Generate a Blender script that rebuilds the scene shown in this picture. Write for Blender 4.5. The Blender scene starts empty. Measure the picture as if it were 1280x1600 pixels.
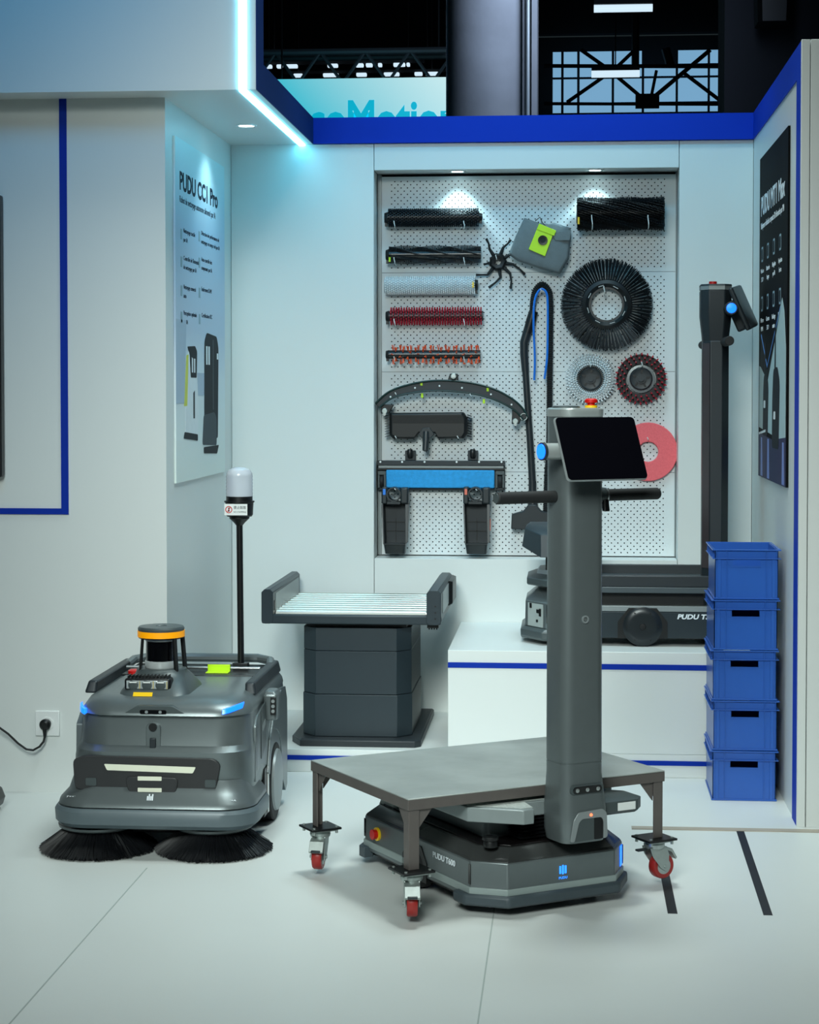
import bpy, math, random
from mathutils import Matrix, Vector
random.seed(7)
PI = math.pi
C = bpy.context.scene.collection

# ------------------------------------------------------------------ camera
FPX, CAMH, YAW, PITCH = 3000.0, 1.5, math.radians(4.73), math.atan(95 / 3000)
cam_d = bpy.data.cameras.new('camera')
cam = bpy.data.objects.new('camera', cam_d)
C.objects.link(cam)
cam.location = (0, 0, CAMH)
cam.rotation_euler = (PI / 2 - PITCH, 0, YAW)
cam_d.sensor_fit = 'AUTO'
cam_d.sensor_width = 36
cam_d.lens = FPX / 1600 * 36
cam_d.shift_y = -95 / 1600
cam_d.clip_end = 200
bpy.context.scene.camera = cam

# ------------------------------------------------------------------ world, exposure
sc = bpy.context.scene
sc.view_settings.view_transform = 'Standard'
sc.view_settings.look = 'None'
sc.view_settings.gamma = 1
sc.view_settings.use_curve_mapping = False
sc.view_settings.exposure = -0.36
w = bpy.data.worlds.new('hall_air')
sc.world = w
w.use_nodes = True
w.node_tree.nodes['Background'].inputs[0].default_value = (0.45, 0.66, 0.72, 1)
w.node_tree.nodes['Background'].inputs[1].default_value = 0.035

# ------------------------------------------------------------------ large lights of the hall and the stand, plus added washes and a column fill
def area(name, loc, target, size, energy, col, sy=None, spread=180):
    l = bpy.data.lights.new(name, 'AREA')
    l.energy = energy; l.color = col; l.size = size; l.spread = math.radians(spread)
    if sy: l.shape = 'RECTANGLE'; l.size_y = sy
    o = bpy.data.objects.new(name, l); C.objects.link(o)
    o.location = loc
    o.rotation_euler = (Vector(target) - Vector(loc)).to_track_quat('-Z', 'Y').to_euler()
    return o
NEUT = (0.90, 1.0, 0.95)
area('overhead_light', (-0.2, 5.95, 5.0), (-0.3, 6.0, 0), 0.8, 28, NEUT, spread=78)
area('overhead_light', (0.2, 7.0, 4.8), (0.0, 7.1, 0), 0.7, 22, (0.78, 0.98, 1.0), spread=110)
area('hall_light', (-0.9, 0.6, 3.7), (-0.45, 6.9, 0.55), 1.8, 34, NEUT, spread=42)
area('blue_wash', (-0.15, 7.7, 3.15), (-0.15, 8.37, 2.3), 2.0, 10, (0.16, 0.66, 1.0), sy=0.12)  # added light above the frame, tints the upper back wall cyan
area('blue_wash', (-1.6, 4.6, 4.4), (-1.9, 6.83, 2.9), 1.0, 6, (0.05, 0.48, 1.0), spread=70)  # unseen blue light added to colour the fascia
area('column_fill', (0.6, 10.6, 4.6), (-0.5, 12.3, 4.2), 1.2, 42, (0.6, 0.75, 1.0), spread=100)  # unseen fill added to brighten the hall column

# ------------------------------------------------------------------ materials
def lin(h):
    h = h.lstrip('#'); r = []
    for i in (0, 2, 4):
        v = int(h[i:i + 2], 16) / 255
        r.append(v / 12.92 if v <= 0.04045 else ((v + 0.055) / 1.055) ** 2.4)
    return tuple(r) + (1,)
MATS = {}
def mat(name, col, rough=0.5, metal=0.0, emit=None, es=0, var=0.06, scale=30, bump=0.0, bscale=300, trans=0, coat=0, spec=0.5, alpha=1):
    if name in MATS: return MATS[name]
    m = bpy.data.materials.new(name); MATS[name] = m
    m.use_nodes = True; nt = m.node_tree; n = nt.nodes; b = n['Principled BSDF']
    c = lin(col)
    tc = n.new('ShaderNodeTexCoord'); nz = n.new('ShaderNodeTexNoise')
    nz.inputs['Scale'].default_value = scale; nz.inputs['Detail'].default_value = 4
    nt.links.new(tc.outputs['Object'], nz.inputs['Vector'])
    mx = n.new('ShaderNodeMix'); mx.data_type = 'RGBA'
    mx.inputs['A'].default_value = tuple(min(1, v * (1 - var)) for v in c[:3]) + (1,)
    mx.inputs['B'].default_value = tuple(min(1, v * (1 + var)) for v in c[:3]) + (1,)
    nt.links.new(nz.outputs['Fac'], mx.inputs['Factor'])
    nt.links.new(mx.outputs['Result'], b.inputs['Base Color'])
    b.inputs['Roughness'].default_value = rough; b.inputs['Metallic'].default_value = metal
    b.inputs['Specular IOR Level'].default_value = spec
    b.inputs['Transmission Weight'].default_value = trans
    b.inputs['Coat Weight'].default_value = coat
    b.inputs['Alpha'].default_value = alpha
    if emit:
        b.inputs['Emission Color'].default_value = lin(emit); b.inputs['Emission Strength'].default_value = es
    if bump:
        n2 = n.new('ShaderNodeTexNoise'); n2.inputs['Scale'].default_value = bscale
        bp = n.new('ShaderNodeBump'); bp.inputs['Strength'].default_value = bump; bp.inputs['Distance'].default_value = 0.002
        nt.links.new(tc.outputs['Object'], n2.inputs['Vector'])
        nt.links.new(n2.outputs['Fac'], bp.inputs['Height']); nt.links.new(bp.outputs['Normal'], b.inputs['Normal'])
    return m
WALL = mat('white_laminate', '#dfe4e2', 0.38, var=0.015, scale=2)
FLOORM = mat('white_floor', '#d6dbd9', 0.42, var=0.03, scale=1.6, bump=0.05, bscale=60)
BLUE = mat('royal_blue', '#0436b4', 0.6, var=0.02, spec=0.15)
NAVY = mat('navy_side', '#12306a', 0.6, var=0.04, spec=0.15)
GREY = mat('gunmetal_paint', '#6f787a', 0.33, 0.5, var=0.05, bump=0.1, bscale=900)
GREYD = mat('dark_grey_paint', '#4a5355', 0.38, 0.2, var=0.05, bump=0.1, bscale=900)
GREYL = mat('light_grey_paint', '#8f9799', 0.4, 0.3, var=0.04)
CHAR = mat('charcoal_steel', '#252c31', 0.45, 0.15, var=0.05, bump=0.1, bscale=700)
BLACK = mat('black_plastic', '#0e1012', 0.4, var=0.1)
RUBBER = mat('black_rubber', '#16181a', 0.7, var=0.1)
GLOSS = mat('black_glass', '#050508', 0.08, var=0.02, coat=0.5)
WHITE = mat('white_plastic', '#e9edec', 0.4, var=0.02)
STEEL = mat('bright_steel', '#c3c9c9', 0.28, 0.85, var=0.08)
ZINC = mat('zinc_steel', '#aab3b1', 0.38, 0.7, var=0.15, scale=60)
TABLE = mat('worn_grey_steel', '#9da3a0', 0.42, 0.25, var=0.42, scale=5, bump=0.1, bscale=90)
TFRAME = mat('grey_brown_steel', '#6e6865', 0.42, 0.4, var=0.12, scale=25)
RED = mat('red_plastic', '#c41410', 0.35, var=0.03)
REDW = mat('red_polyurethane', '#96221e', 0.4, var=0.05)
REDB = mat('red_bristle', '#c31f36', 0.5, var=0.08)
ORANGE = mat('orange_bristle', '#ee5a22', 0.5, var=0.1)
YEL = mat('yellow_film', '#f2c40e', 0.4, var=0.03)
LIME = mat('lime_card', '#c4ee10', 0.45, var=0.03)
AMBER = mat('amber_ring', '#ffa800', 0.4, emit='#ffa000', es=0.35, var=0.02)
CREAM = mat('cream_reflector', '#eef0dc', 0.5, var=0.02)
CRATE = mat('blue_crate_plastic', '#285bb0', 0.28, var=0.05)
LEDB = mat('blue_led', '#1060ff', 0.3, emit='#1468ff', es=3.0, var=0.0)
LEDC = mat('cyan_led_strip', '#bff8ff', 0.3, emit='#6adcff', es=18.0, var=0.0)
DOWN = mat('downlight_lamp', '#ffffff', 0.3, emit='#d8fbff', es=14.0, var=0.0)

# ------------------------------------------------------------------ mesh builder
class MB:
    def __init__(s): s.v = []; s.f = []
    def add(s, vs, fs, m=None):
        k = len(s.v)
        s.v += [tuple(m @ Vector(p)) for p in vs] if m else [tuple(p) for p in vs]
        s.f += [tuple(i + k for i in f) for f in fs]; return s
    def box(s, x0, x1, y0, y1, z0, z1, m=None):
        return s.add([(x0, y0, z0), (x1, y0, z0), (x1, y1, z0), (x0, y1, z0), (x0, y0, z1), (x1, y0, z1), (x1, y1, z1), (x0, y1, z1)],
                     [(3, 2, 1, 0), (4, 5, 6, 7), (0, 1, 5, 4), (1, 2, 6, 5), (2, 3, 7, 6), (3, 0, 4, 7)], m)
    def loft(s, rings, m=None, c0=True, c1=True, closed=True):
        n = len(rings[0]); vs = [p for r in rings for p in r]; fs = []
        for i in range(len(rings) - 1):
            for j in range(n if closed else n - 1):
                a = i * n + j; b = i * n + (j + 1) % n
                fs.append((a, b, b + n, a + n))
        if c0: fs.append(tuple(range(n))[::-1])
        if c1: fs.append(tuple(range((len(rings) - 1) * n, len(rings) * n)))
        return s.add(vs, fs, m)
    def cyl(s, p0, p1, r0, r1=None, n=16, m=None):
        r1 = r0 if r1 is None else r1
        p0 = Vector(p0); p1 = Vector(p1); d = (p1 - p0).normalized()
        a = d.orthogonal().normalized(); b = d.cross(a)
        R = lambda p, r: [p + a * (r * math.cos(t * 2 * PI / n)) + b * (r * math.sin(t * 2 * PI / n)) for t in range(n)]
        return s.loft([R(p0, r0), R(p1, r1)], m)
    def lathe(s, prof, n=32, m=None, c0=True, c1=True):
        return s.loft([[(r * math.cos(t * 2 * PI / n), r * math.sin(t * 2 * PI / n), z) for t in range(n)] for r, z in prof], m, c0, c1)
    def ringlathe(s, prof, n=32, m=None):     # closed profile revolved: a true ring
        k = len(prof)
        vs = [(r * math.cos(t * 2 * PI / n), r * math.sin(t * 2 * PI / n), z) for t in range(n) for r, z in prof]
        fs = [(t * k + j, ((t + 1) % n) * k + j, ((t + 1) % n) * k + (j + 1) % k, t * k + (j + 1) % k) for t in range(n) for j in range(k)]
        return s.add(vs, fs, m)
    def tube(s, pts, r, n=10, m=None):
        pts = [Vector(p) for p in pts]; rings = []; up = None
        for i, p in enumerate(pts):
            d = (pts[min(i + 1, len(pts) - 1)] - pts[max(i - 1, 0)]).normalized()
            if up is None: up = d.orthogonal().normalized()
            up = (up - d * up.dot(d)).normalized(); b = d.cross(up)
            rr = r[i] if isinstance(r, (list, tuple)) else r
            rings.append([p + up * (rr * math.cos(t * 2 * PI / n)) + b * (rr * math.sin(t * 2 * PI / n)) for t in range(n)])
        return s.loft(rings, m)
    def prism(s, poly, z0, z1, m=None):
        return s.loft([[(x, y, z0) for x, y in poly], [(x, y, z1) for x, y in poly]], m)
    def strand(s, p0, p1, r0, r1):
        p0 = Vector(p0); p1 = Vector(p1); d = (p1 - p0).normalized(); a = d.orthogonal().normalized(); b = d.cross(a)
        vs = []
        for p, r in ((p0, r0), (p1, r1)):
            for t in range(3): vs.append(p + a * (r * math.cos(t * 2.0944)) + b * (r * math.sin(t * 2.0944)))
        return s.add(vs, [(0, 1, 4, 3), (1, 2, 5, 4), (2, 0, 3, 5), (3, 4, 5)])
RX = Matrix.Rotation(PI / 2, 4, 'X')          # local XY drawing plane -> XZ plane facing -Y
def T_(x, y, z): return Matrix.Translation((x, y, z))
def R_(a, ax): return Matrix.Rotation(a, 4, ax)
def rrect(x0, x1, y0, y1, r, z, n=5, rb=None):   # rounded rectangle, r at the front (y0), rb at the back
    rb = r if rb is None else rb; out = []
    for cx, cy, q, a in ((x1 - rb, y1 - rb, rb, 0), (x0 + rb, y1 - rb, rb, 1), (x0 + r, y0 + r, r, 2), (x1 - r, y0 + r, r, 3)):
        for k in range(n + 1):
            t = (a + k / n) * PI / 2
            out.append((cx + q * math.cos(t), cy + q * math.sin(t), z))
    return out
def octo(x0, x1, y0, y1, c, z, cy=None):
    cy = c if cy is None else cy
    return [(x1, y0 + cy, z), (x1, y1 - cy, z), (x1 - c, y1, z), (x0 + c, y1, z), (x0, y1 - cy, z), (x0, y0 + cy, z), (x0 + c, y0, z), (x1 - c, y0, z)]
def rpoly(pts, r, n=4):                          # rounded polygon in 2D
    out = []; k = len(pts)
    for i in range(k):
        p = Vector(pts[i]); a = (Vector(pts[i - 1]) - p); b = (Vector(pts[(i + 1) % k]) - p)
        rr = min(r, a.length * .45, b.length * .45); a = p + a.normalized() * rr; b = p + b.normalized() * rr
        for j in range(n + 1):
            t = j / n; q = a * (1 - t) ** 2 + p * 2 * t * (1 - t) + b * t * t; out.append((q.x, q.y))
    return out
def obj(name, mb, m, parent=None, bevel=0, smooth=30, kind=None, label=None, seg=2):
    me = bpy.data.meshes.new(name); me.from_pydata(mb.v, [], mb.f); me.validate(); me.update()
    o = bpy.data.objects.new(name, me); C.objects.link(o)
    me.materials.append(m)
    import bmesh
    bm = bmesh.new(); bm.from_mesh(me); bmesh.ops.recalc_face_normals(bm, faces=bm.faces); bm.to_mesh(me); bm.free()
    if smooth:
        for p in me.polygons: p.use_smooth = True
        me.set_sharp_from_angle(angle=math.radians(smooth))
    if bevel:
        b = o.modifiers.new('bevel', 'BEVEL'); b.width = bevel; b.segments = seg; b.limit_method = 'ANGLE'; b.angle_limit = math.radians(35)
    if parent: o.parent = parent
    if kind: o['kind'] = kind
    if label: o['label'] = label
    return o
def tag(o, label, cat, group=None):
    o['label'] = label; o['category'] = cat
    if group: o['group'] = group
    return o
def thing(name, label, cat, loc=(0, 0, 0), rz=0, group=None):
    o = bpy.data.objects.new(name, None); C.objects.link(o); o.empty_display_size = 0.05
    o.location = loc; o.rotation_euler = (0, 0, rz)
    return tag(o, label, cat, group)
def dup(root, loc, label, group=None):
    r = root.copy(); C.objects.link(r); r.location = loc; r['label'] = label
    if group: r['group'] = group
    for ch in list(root.children):
        c = ch.copy(); C.objects.link(c); c.parent = r
        for g in ch.children:
            d = g.copy(); C.objects.link(d); d.parent = c
    return r
def text(name, s, size, m, parent, mtx, width=None, bold=0.0, shear=0, depth=0.0004, align='LEFT'):
    cu = bpy.data.curves.new('lettering', 'FONT'); cu.body = s; cu.size = size; cu.extrude = depth
    cu.offset = bold; cu.shear = shear; cu.align_x = align; cu.resolution_u = 3
    t = bpy.data.objects.new('lettering', cu); C.objects.link(t)
    dg = bpy.context.evaluated_depsgraph_get()
    me = bpy.data.meshes.new_from_object(t.evaluated_get(dg))
    bpy.data.objects.remove(t)
    sx = 1.0
    xs = [v.co.x for v in me.vertices]
    if width and xs: sx = width / (max(xs) - min(xs))
    me.transform(mtx @ Matrix.Diagonal((sx, 1, 1, 1)))
    me.materials.clear(); me.materials.append(m)
    o = bpy.data.objects.new(name, me); C.objects.link(o)
    if parent: o.parent = parent
    return o
def ray(x, y):
    s, c = math.sin(YAW), math.cos(YAW); sp, cp = math.sin(PITCH), math.cos(PITCH)
    f = (-s * cp, c * cp, -sp); r = (c, s, 0); u = (-s * sp, c * sp, cp)
    a = (x - 640) / FPX; b = (705 - y) / FPX
    return [f[i] + a * r[i] + b * u[i] for i in range(3)]
def WY(x, y, Y):
    d = ray(x, y); t = Y / d[1]; return Vector((t * d[0], Y, CAMH + t * d[2]))
def struct(name, mb, m, parent=None, bevel=0):
    o = obj(name, mb, m, parent, bevel)
    if not parent: o['kind'] = 'structure'
    return o

# ------------------------------------------------------------------ the stand: shell
XS, XR, YB, YL, ZC = -1.48, 0.79, 8.37, 6.99, 2.575
fl = struct('floor', MB().box(-4.5, 3.5, 1.5, 12.0, -0.1, 0.0), FLOORM)
SEAM = mat('floor_seam', '#a9b3b0', 0.6)
struct('floor_seam', MB().box(-1.318, -1.314, 1.6, 5.9, 0.0, 0.0008), SEAM, fl)
struct('floor_seam', MB().box(-0.212, -0.208, 1.6, 6.2, 0.0, 0.0008), SEAM, fl)
GRIME = mat('threshold_strip', '#a89f92', 0.6, var=0.2, scale=9)
tr = struct('trim_4', MB().box(0.22, 1.4, 6.56, 6.60, 0.0, 0.003), GRIME)
TAPE = mat('black_tape', '#121416', 0.6)
t = obj('floor_tape', MB().box(0.288, 0.316, 5.505, 6.02, 0, 0.001), TAPE)
tag(t, 'short black tape line on floor running under the right castor', 'tape', 'black tape lines')
t = obj('floor_tape', MB().add([(0.560, 5.51, 0.0), (0.586, 5.51, 0), (0.600, 6.585, 0), (0.574, 6.585, 0), (0.560, 5.51, 0.001), (0.586, 5.51, 0.001), (0.600, 6.585, 0.001), (0.574, 6.585, 0.001)],
        [(3, 2, 1, 0), (4, 5, 6, 7), (0, 1, 5, 4), (1, 2, 6, 5), (2, 3, 7, 6), (3, 0, 4, 7)]), TAPE)
tag(t, 'long black tape line on floor right of the cart, nearest the right wall', 'tape', 'black tape lines')
# left front wall and side wall
struct('wall_left', MB().box(-3.4, XS, YL, YL + 0.1, 0, 2.69), WALL)
struct('wall_alcove', MB().box(XS - 0.1, XS, YL + 0.1, YB + 0.3, 0, 2.69), WALL)
frame = struct('trim_1', MB().box(-1.875, -1.848, YL - 0.006, YL - 0.0005, 1.04, 2.5745).box(-3.2, -1.8755, YL - 0.006, YL - 0.0005, 1.04, 1.062), mat('blue_vinyl', '#0530a0', 0.6, spec=0.15))
# back wall of four panels, with niche
NX0, NX1, NZ0, NZ1, YP = -0.848, 0.473, 0.763, 2.46, 8.52
bw = thing('wall_back', '', '', (0, 0, 0)); del bw['label']; del bw['category']; bw['kind'] = 'structure'
g = 0.0012
for x0, x1, z0, z1 in ((XS, NX0, 0, ZC), (NX0, NX1, 0, NZ0), (NX0, NX1, NZ1, ZC), (NX1, XR, 0, ZC)):
    obj('panel', MB().box(x0 + g, x1 - g, YB, YB + 0.3, z0, z1), WALL, bw, 0.001)
obj('core', MB().box(XS - 0.1, XR + 0.3, YB + 0.3, YB + 0.34, 0, ZC), WALL, bw)
struct('trim_2', MB().box(-1.116, XR, YB - 0.02, YB + 0.34, ZC + 0.001, 2.688), BLUE)
# right wall, its blue frame and end pillar
struct('wall_right', MB().box(XR, XR + 0.25, 6.66, YB - 0.001, 0, 2.688), WALL)
struct('trim_3', MB().box(XR - 0.004, XR - 0.0002, 6.785, YB - 0.021, ZC, 2.688).box(XR - 0.004, XR - 0.0002, 6.662, 6.785, 0, 2.688), BLUE)
struct('wall_pillar', MB().box(XR - 0.004, XR + 0.024, 6.64, 6.659, 0, 2.69).box(XR + 0.027, XR + 0.6, 6.64, 6.659, 0, 2.69), WALL, None, 0.001)
# soffit over left side + fascia with LED
struct('ceiling', MB().box(-3.4, -1.1165, 6.98, YB, ZC, 2.62).box(-3.4, -1.1165, 6.83, 6.98, ZC, 3.6), WALL)
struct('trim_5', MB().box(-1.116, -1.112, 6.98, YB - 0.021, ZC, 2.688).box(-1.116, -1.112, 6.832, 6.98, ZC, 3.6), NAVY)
led = obj('led_strip', MB().box(-1.178, -1.150, 6.824, 6.8295, ZC, 3.58).box(-1.178, -1.150, 6.8295, YB - 0.002, ZC - 0.006, ZC - 0.0005), LEDC)
tag(led, 'glowing cyan LED strip down the fascia and along the soffit edge', 'light strip')
# platform and plinth
PT = 0.09
pl = thing('platform', 'low white platform with blue stripe along its front, under conveyor stand', 'platform')
obj('platform_body', MB().box(XS + 0.001, XR - 0.006, 7.45, YB - 0.001, 0.0, PT), WALL, pl, 0.002)
obj('blue_stripe', MB().box(XS + 0.001, XR - 0.006, 7.447, 7.4498, 0.048, 0.066), MATS['blue_vinyl'], pl)
pn = thing('display_plinth', 'tall white display plinth with blue stripe, standing on the low platform', 'plinth')
obj('plinth_body', MB().box(-0.466, XR - 0.006, 7.45, YB - 0.001, PT + 0.0005, 0.487), WALL, pn, 0.002)
obj('blue_stripe', MB().box(-0.466, XR - 0.006, 7.447, 7.4498, 0.419, 0.440), MATS['blue_vinyl'], pn)

# downlights (with their lamps)
def downlight(x, y, z, label, e, r=0.034, cone=70, tgt=None, group=None):
    t = thing('downlight', label, 'light', (x, y, z), 0, group)
    obj('trim_ring', MB().ringlathe([(r, 0), (r + 0.011, 0), (r + 0.011, -0.003), (r, -0.003)], 32), WHITE, t)
    obj('lamp', MB().lathe([(r - 0.001, -0.0005), (r - 0.001, -0.002)], 32), DOWN, t)
    l = bpy.data.lights.new('downlight_beam', 'SPOT'); l.energy = e; l.color = (0.62, 0.93, 1.0); l.spot_size = math.radians(cone); l.spot_blend = 0.8; l.shadow_soft_size = 0.03
    o = bpy.data.objects.new('downlight_beam', l); C.objects.link(o); o.location = (x, y, z - 0.012)
    o.rotation_euler = (Vector(tgt if tgt else (x, y, 0)) - Vector((x, y, z))).to_track_quat('-Z', 'Y').to_euler()
    return t
p = WY(715, 267, 8.43); downlight(p.x, 8.435, NZ1, 'left of two small downlights in the top of the pegboard niche', 11, 0.026, 100, (p.x, 8.50, 1.9))
p = WY(930, 266, 8.43); downlight(p.x, 8.435, NZ1, 'right of two small downlights in the top of the pegboard niche', 11, 0.026, 100, (p.x, 8.50, 1.9))
downlight(-1.306, 7.75, ZC, 'round white downlight in soffit above the white poster', 12, 0.032, 110, (-1.4, 7.75, 1.6))

# ------------------------------------------------------------------ pegboard with real holes
pb = thing('pegboard', 'white perforated pegboard in back wall niche holding brushes and cleaning tools', 'pegboard')
PEG = mat('pegboard_enamel', '#dde3e4', 0.4, var=0.015)
def pegpanel(z0, z1):
    mb = MB(); dx, dz, r = 0.0283, 0.01415, 0.0031
    mg = 0.030; x0, x1 = NX0 + 0.019, NX1 - 0.006
    nr = int((z1 - z0 - 0.016) / dz); zz0 = z0 + (z1 - z0 - nr * dz) / 2
    xa, xb = x0 + mg, x1 - mg
    mb.add([(x0, 0, z0), (x1, 0, z0), (x1, 0, zz0), (x0, 0, zz0)], [(0, 1, 2, 3)])
    mb.add([(x0, 0, zz0 + nr * dz), (x1, 0, zz0 + nr * dz), (x1, 0, z1), (x0, 0, z1)], [(0, 1, 2, 3)])
    for i in range(nr):
        za = zz0 + i * dz; zb = za + dz; off = (i % 2) * dx / 2
        s0 = xa + off; n = int((xb - s0) / dx); s1 = s0 + n * dx
        mb.add([(x0, 0, za), (s0, 0, za), (s0, 0, zb), (x0, 0, zb)], [(0, 1, 2, 3)])
        mb.add([(s1, 0, za), (x1, 0, za), (x1, 0, zb), (s1, 0, zb)], [(0, 1, 2, 3)])
        for j in range(n):
            a = s0 + j * dx; cx, cz = a + dx / 2, za + dz / 2
            ou = [(a, za), (cx, za), (a + dx, za), (a + dx, cz), (a + dx, zb), (cx, zb), (a, zb), (a, cz)]
            ang = [225, 270, 315, 0, 45, 90, 135, 180]
            inn = [(cx + r * math.cos(math.radians(q)), cz + r * math.sin(math.radians(q))) for q in ang]
            vs = [(p[0], 0, p[1]) for p in ou] + [(p[0], 0, p[1]) for p in inn] + [(p[0], 0.002, p[1]) for p in inn]
            mb.add(vs, [(k, (k + 1) % 8, 8 + (k + 1) % 8, 8 + k) for k in range(8)] + [(8 + k, 8 + (k + 1) % 8, 16 + (k + 1) % 8, 16 + k) for k in range(8)])
    o = obj('panel', mb, PEG, pb, 0, 0); o.location = (0, YP, 0)
zs = [NZ0 + 0.004, WY(700, 737, YP).z, WY(700, 581, YP).z, WY(700, 426, YP).z, NZ1 - 0.012]
for a, b in zip(zs, zs[1:]): pegpanel(a + 0.0008, b - 0.0008)
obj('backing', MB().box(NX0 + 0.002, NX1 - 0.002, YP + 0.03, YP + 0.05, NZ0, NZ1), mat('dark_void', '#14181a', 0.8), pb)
obj('side_rail', MB().box(NX0 + 0.002, NX0 + 0.018, YP - 0.004, YP + 0.03, NZ0 + 0.004, NZ1 - 0.004).box(NX1 - 0.006, NX1 - 0.001, YP - 0.002, YP + 0.03, NZ0 + 0.004, NZ1 - 0.004), GREYL, pb)

# ------------------------------------------------------------------ hall behind the stand
HALL = mat('hall_dark', '#0b0d10', 0.9)
HBEAM = mat('dark_roof_steel', '#101418', 0.7)
struct('wall_hall', MB().box(-12, 14, 31, 31.2, 0, 4.9).box(-12, 14, 31, 31.2, 7.2, 12).box(-12, -0.5, 31, 31.2, 4.9, 7.2).box(2.9, 14, 31, 31.2, 4.9, 7.2).box(-0.5, 2.9, 31.3, 31.4, 4.9, 7.2), HALL)
struct('wall_hall_left', MB().box(-12.2, -12, -3, 31, 0, 12), HALL)
struct('wall_hall_right', MB().box(14, 14.2, -3, 31, 0, 12), HALL)
struct('ceiling_hall', MB().box(-12, 14, -3, 31, 9.0, 9.2), HALL)
struct('floor_hall', MB().box(-12, 14, 12, 31, -0.1, -0.01), HALL)
CONC = mat('raw_concrete_cladding', '#7c7f84', 0.75, var=0.35, scale=3, bump=0.3, bscale=30)
col = thing('column', 'tall grey cladded hall column rising behind the stand wall', 'column', (-0.49, 12.3, 0))
HW = lambda t_, x, z0, z1: obj('hanging_wire', MB().cyl((x, 0.04, z0), (x, 0.04, z1), 0.008, n=6), HBEAM, t_)
obj('column_face', MB().cyl((0, 0, 0), (0, 0, 8.9), 0.285, n=40), CONC, col)
obj('cladding_panel', MB().box(-0.29, -0.24, -0.06, 0.3, 0, 8.8), CONC, col)
obj('cladding_panel', MB().box(0.20, 0.245, -0.26, 0.3, 0, 8.8), CONC, col)
obj('cladding_panel', MB().box(0.255, 0.29, -0.2, 0.3, 0, 8.8), CONC, col)
obj('conduit', MB().tube([(0.235, -0.29, 0), (0.235, -0.29, 8.8)], 0.012), GREYL, col)
# turquoise lit banner
sg = thing('lit_banner', 'backlit turquoise banner with lettering behind the stand, under a truss', 'sign', (0, 16, 0))
TURQ = bpy.data.materials.new('turquoise_backlit'); TURQ.use_nodes = True; nt = TURQ.node_tree
bs = nt.nodes['Principled BSDF']; tc = nt.nodes.new('ShaderNodeTexCoord'); sxn = nt.nodes.new('ShaderNodeSeparateXYZ')
m1 = nt.nodes.new('ShaderNodeMath'); m1.operation = 'MULTIPLY_ADD'; m1.inputs[1].default_value = 0.9; mr = nt.nodes.new('ShaderNodeMapRange')
mr.inputs[1].default_value = 1.15; mr.inputs[2].default_value = 2.75
cr = nt.nodes.new('ShaderNodeValToRGB'); cr.color_ramp.elements[0].color = (0.03, .62, .78, 1); cr.color_ramp.elements[1].color = (.75, 1, 1, 1)
nt.links.new(tc.outputs['Object'], sxn.inputs[0]); nt.links.new(sxn.outputs['Z'], m1.inputs[0]); nt.links.new(sxn.outputs['X'], m1.inputs[2])
nt.links.new(m1.outputs[0], mr.inputs[0]); nt.links.new(mr.outputs[0], cr.inputs[0])
nt.links.new(cr.outputs[0], bs.inputs['Emission Color']); bs.inputs['Emission Strength'].default_value = 1.0; bs.inputs['Base Color'].default_value = (0.02, .3, .35, 1)
obj('banner_panel', MB().box(-2.55, -0.9, 0, 0.08, 3.1, 4.10), TURQ, sg)
HW(sg, -2.4, 4.10, 9.0); HW(sg, -1.0, 4.10, 9.0)
text('lettering', 'coMotion', 0.42, mat('teal_letters', '#10b4d0', 0.5, emit='#06c2e0', es=0.9), sg, T_(-2.17, -0.004, 3.62) @ RX, width=1.24, bold=0.012)
def truss(y, x0, x1, z0, z1, label, step):
    t = thing('truss', label, 'truss', (0, y, 0))
    for z in (z0, z1):
        for yy in (0, 0.3): obj('chord', MB().cyl((x0, yy, z), (x1, yy, z), 0.03, n=8), ZD, t)
    x = x0; k = 0
    while x < x1 - step / 2:
        obj('brace', MB().cyl((x, 0, z0 if k % 2 else z1), (x + step, 0, z1 if k % 2 else z0), 0.016, n=6), ZD, t)
        x += step; k += 1
    HW(t, x0 + .5, z1, 9.0); HW(t, x1 - .1, z1, 9.0)
    return t
ZD = mat('dull_truss_aluminium', '#4b5359', 0.6, 0.5)
truss(17, -4.2, -1.05, 4.22, 4.5, 'horizontal aluminium truss running above the turquoise banner', 0.2)
TUBE = mat('hall_tube', '#e8f6ff', 0.3, emit='#d8f0ff', es=1.2)
# rows of lamps far off behind the truss
rows = ((24.0, 86, 'uppermost row of small lamps far back in the hall, above the truss', [(428, 24), (452, 6), (481, 26), (505, 14), (522, 12), (573, 28), (601, 5), (618, 24), (640, 8), (668, 14)]),
        (24.6, 104, 'middle row of small lamps far back, seen through the truss', [(420, 10), (437, 9), (456, 18), (520, 16), (562, 12), (577, 10), (594, 6), (624, 18), (638, 5)]),
        (25.2, 118, 'lowest row of small lamps far back, right above the turquoise banner', [(466, 14), (517, 24), (565, 16), (612, 24), (654, 12), (675, 20)]))
for Y, py, lab, ls in rows:
    q0 = WY(ls[0][0], py, Y); q1 = WY(ls[-1][0], py, Y)
    t = thing('lamp_row', lab, 'light', (0, Y, q0.z), 0, 'far lamp rows')
    obj('rail', MB().box(q0.x - .2, q1.x + .2, .05, .09, .03, .07), HBEAM, t)
    HW(t, q0.x, .07, 9.0 - q0.z); HW(t, q1.x, .07, 9.0 - q0.z)
    for px, wd in ls:
        q = WY(px, py, Y); s = wd * Y / 3000 / 2; obj('lamp', MB().box(q.x - s, q.x + s, -0.03, 0.05, -0.022, 0.022), TUBE, t, 0.01)
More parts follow.
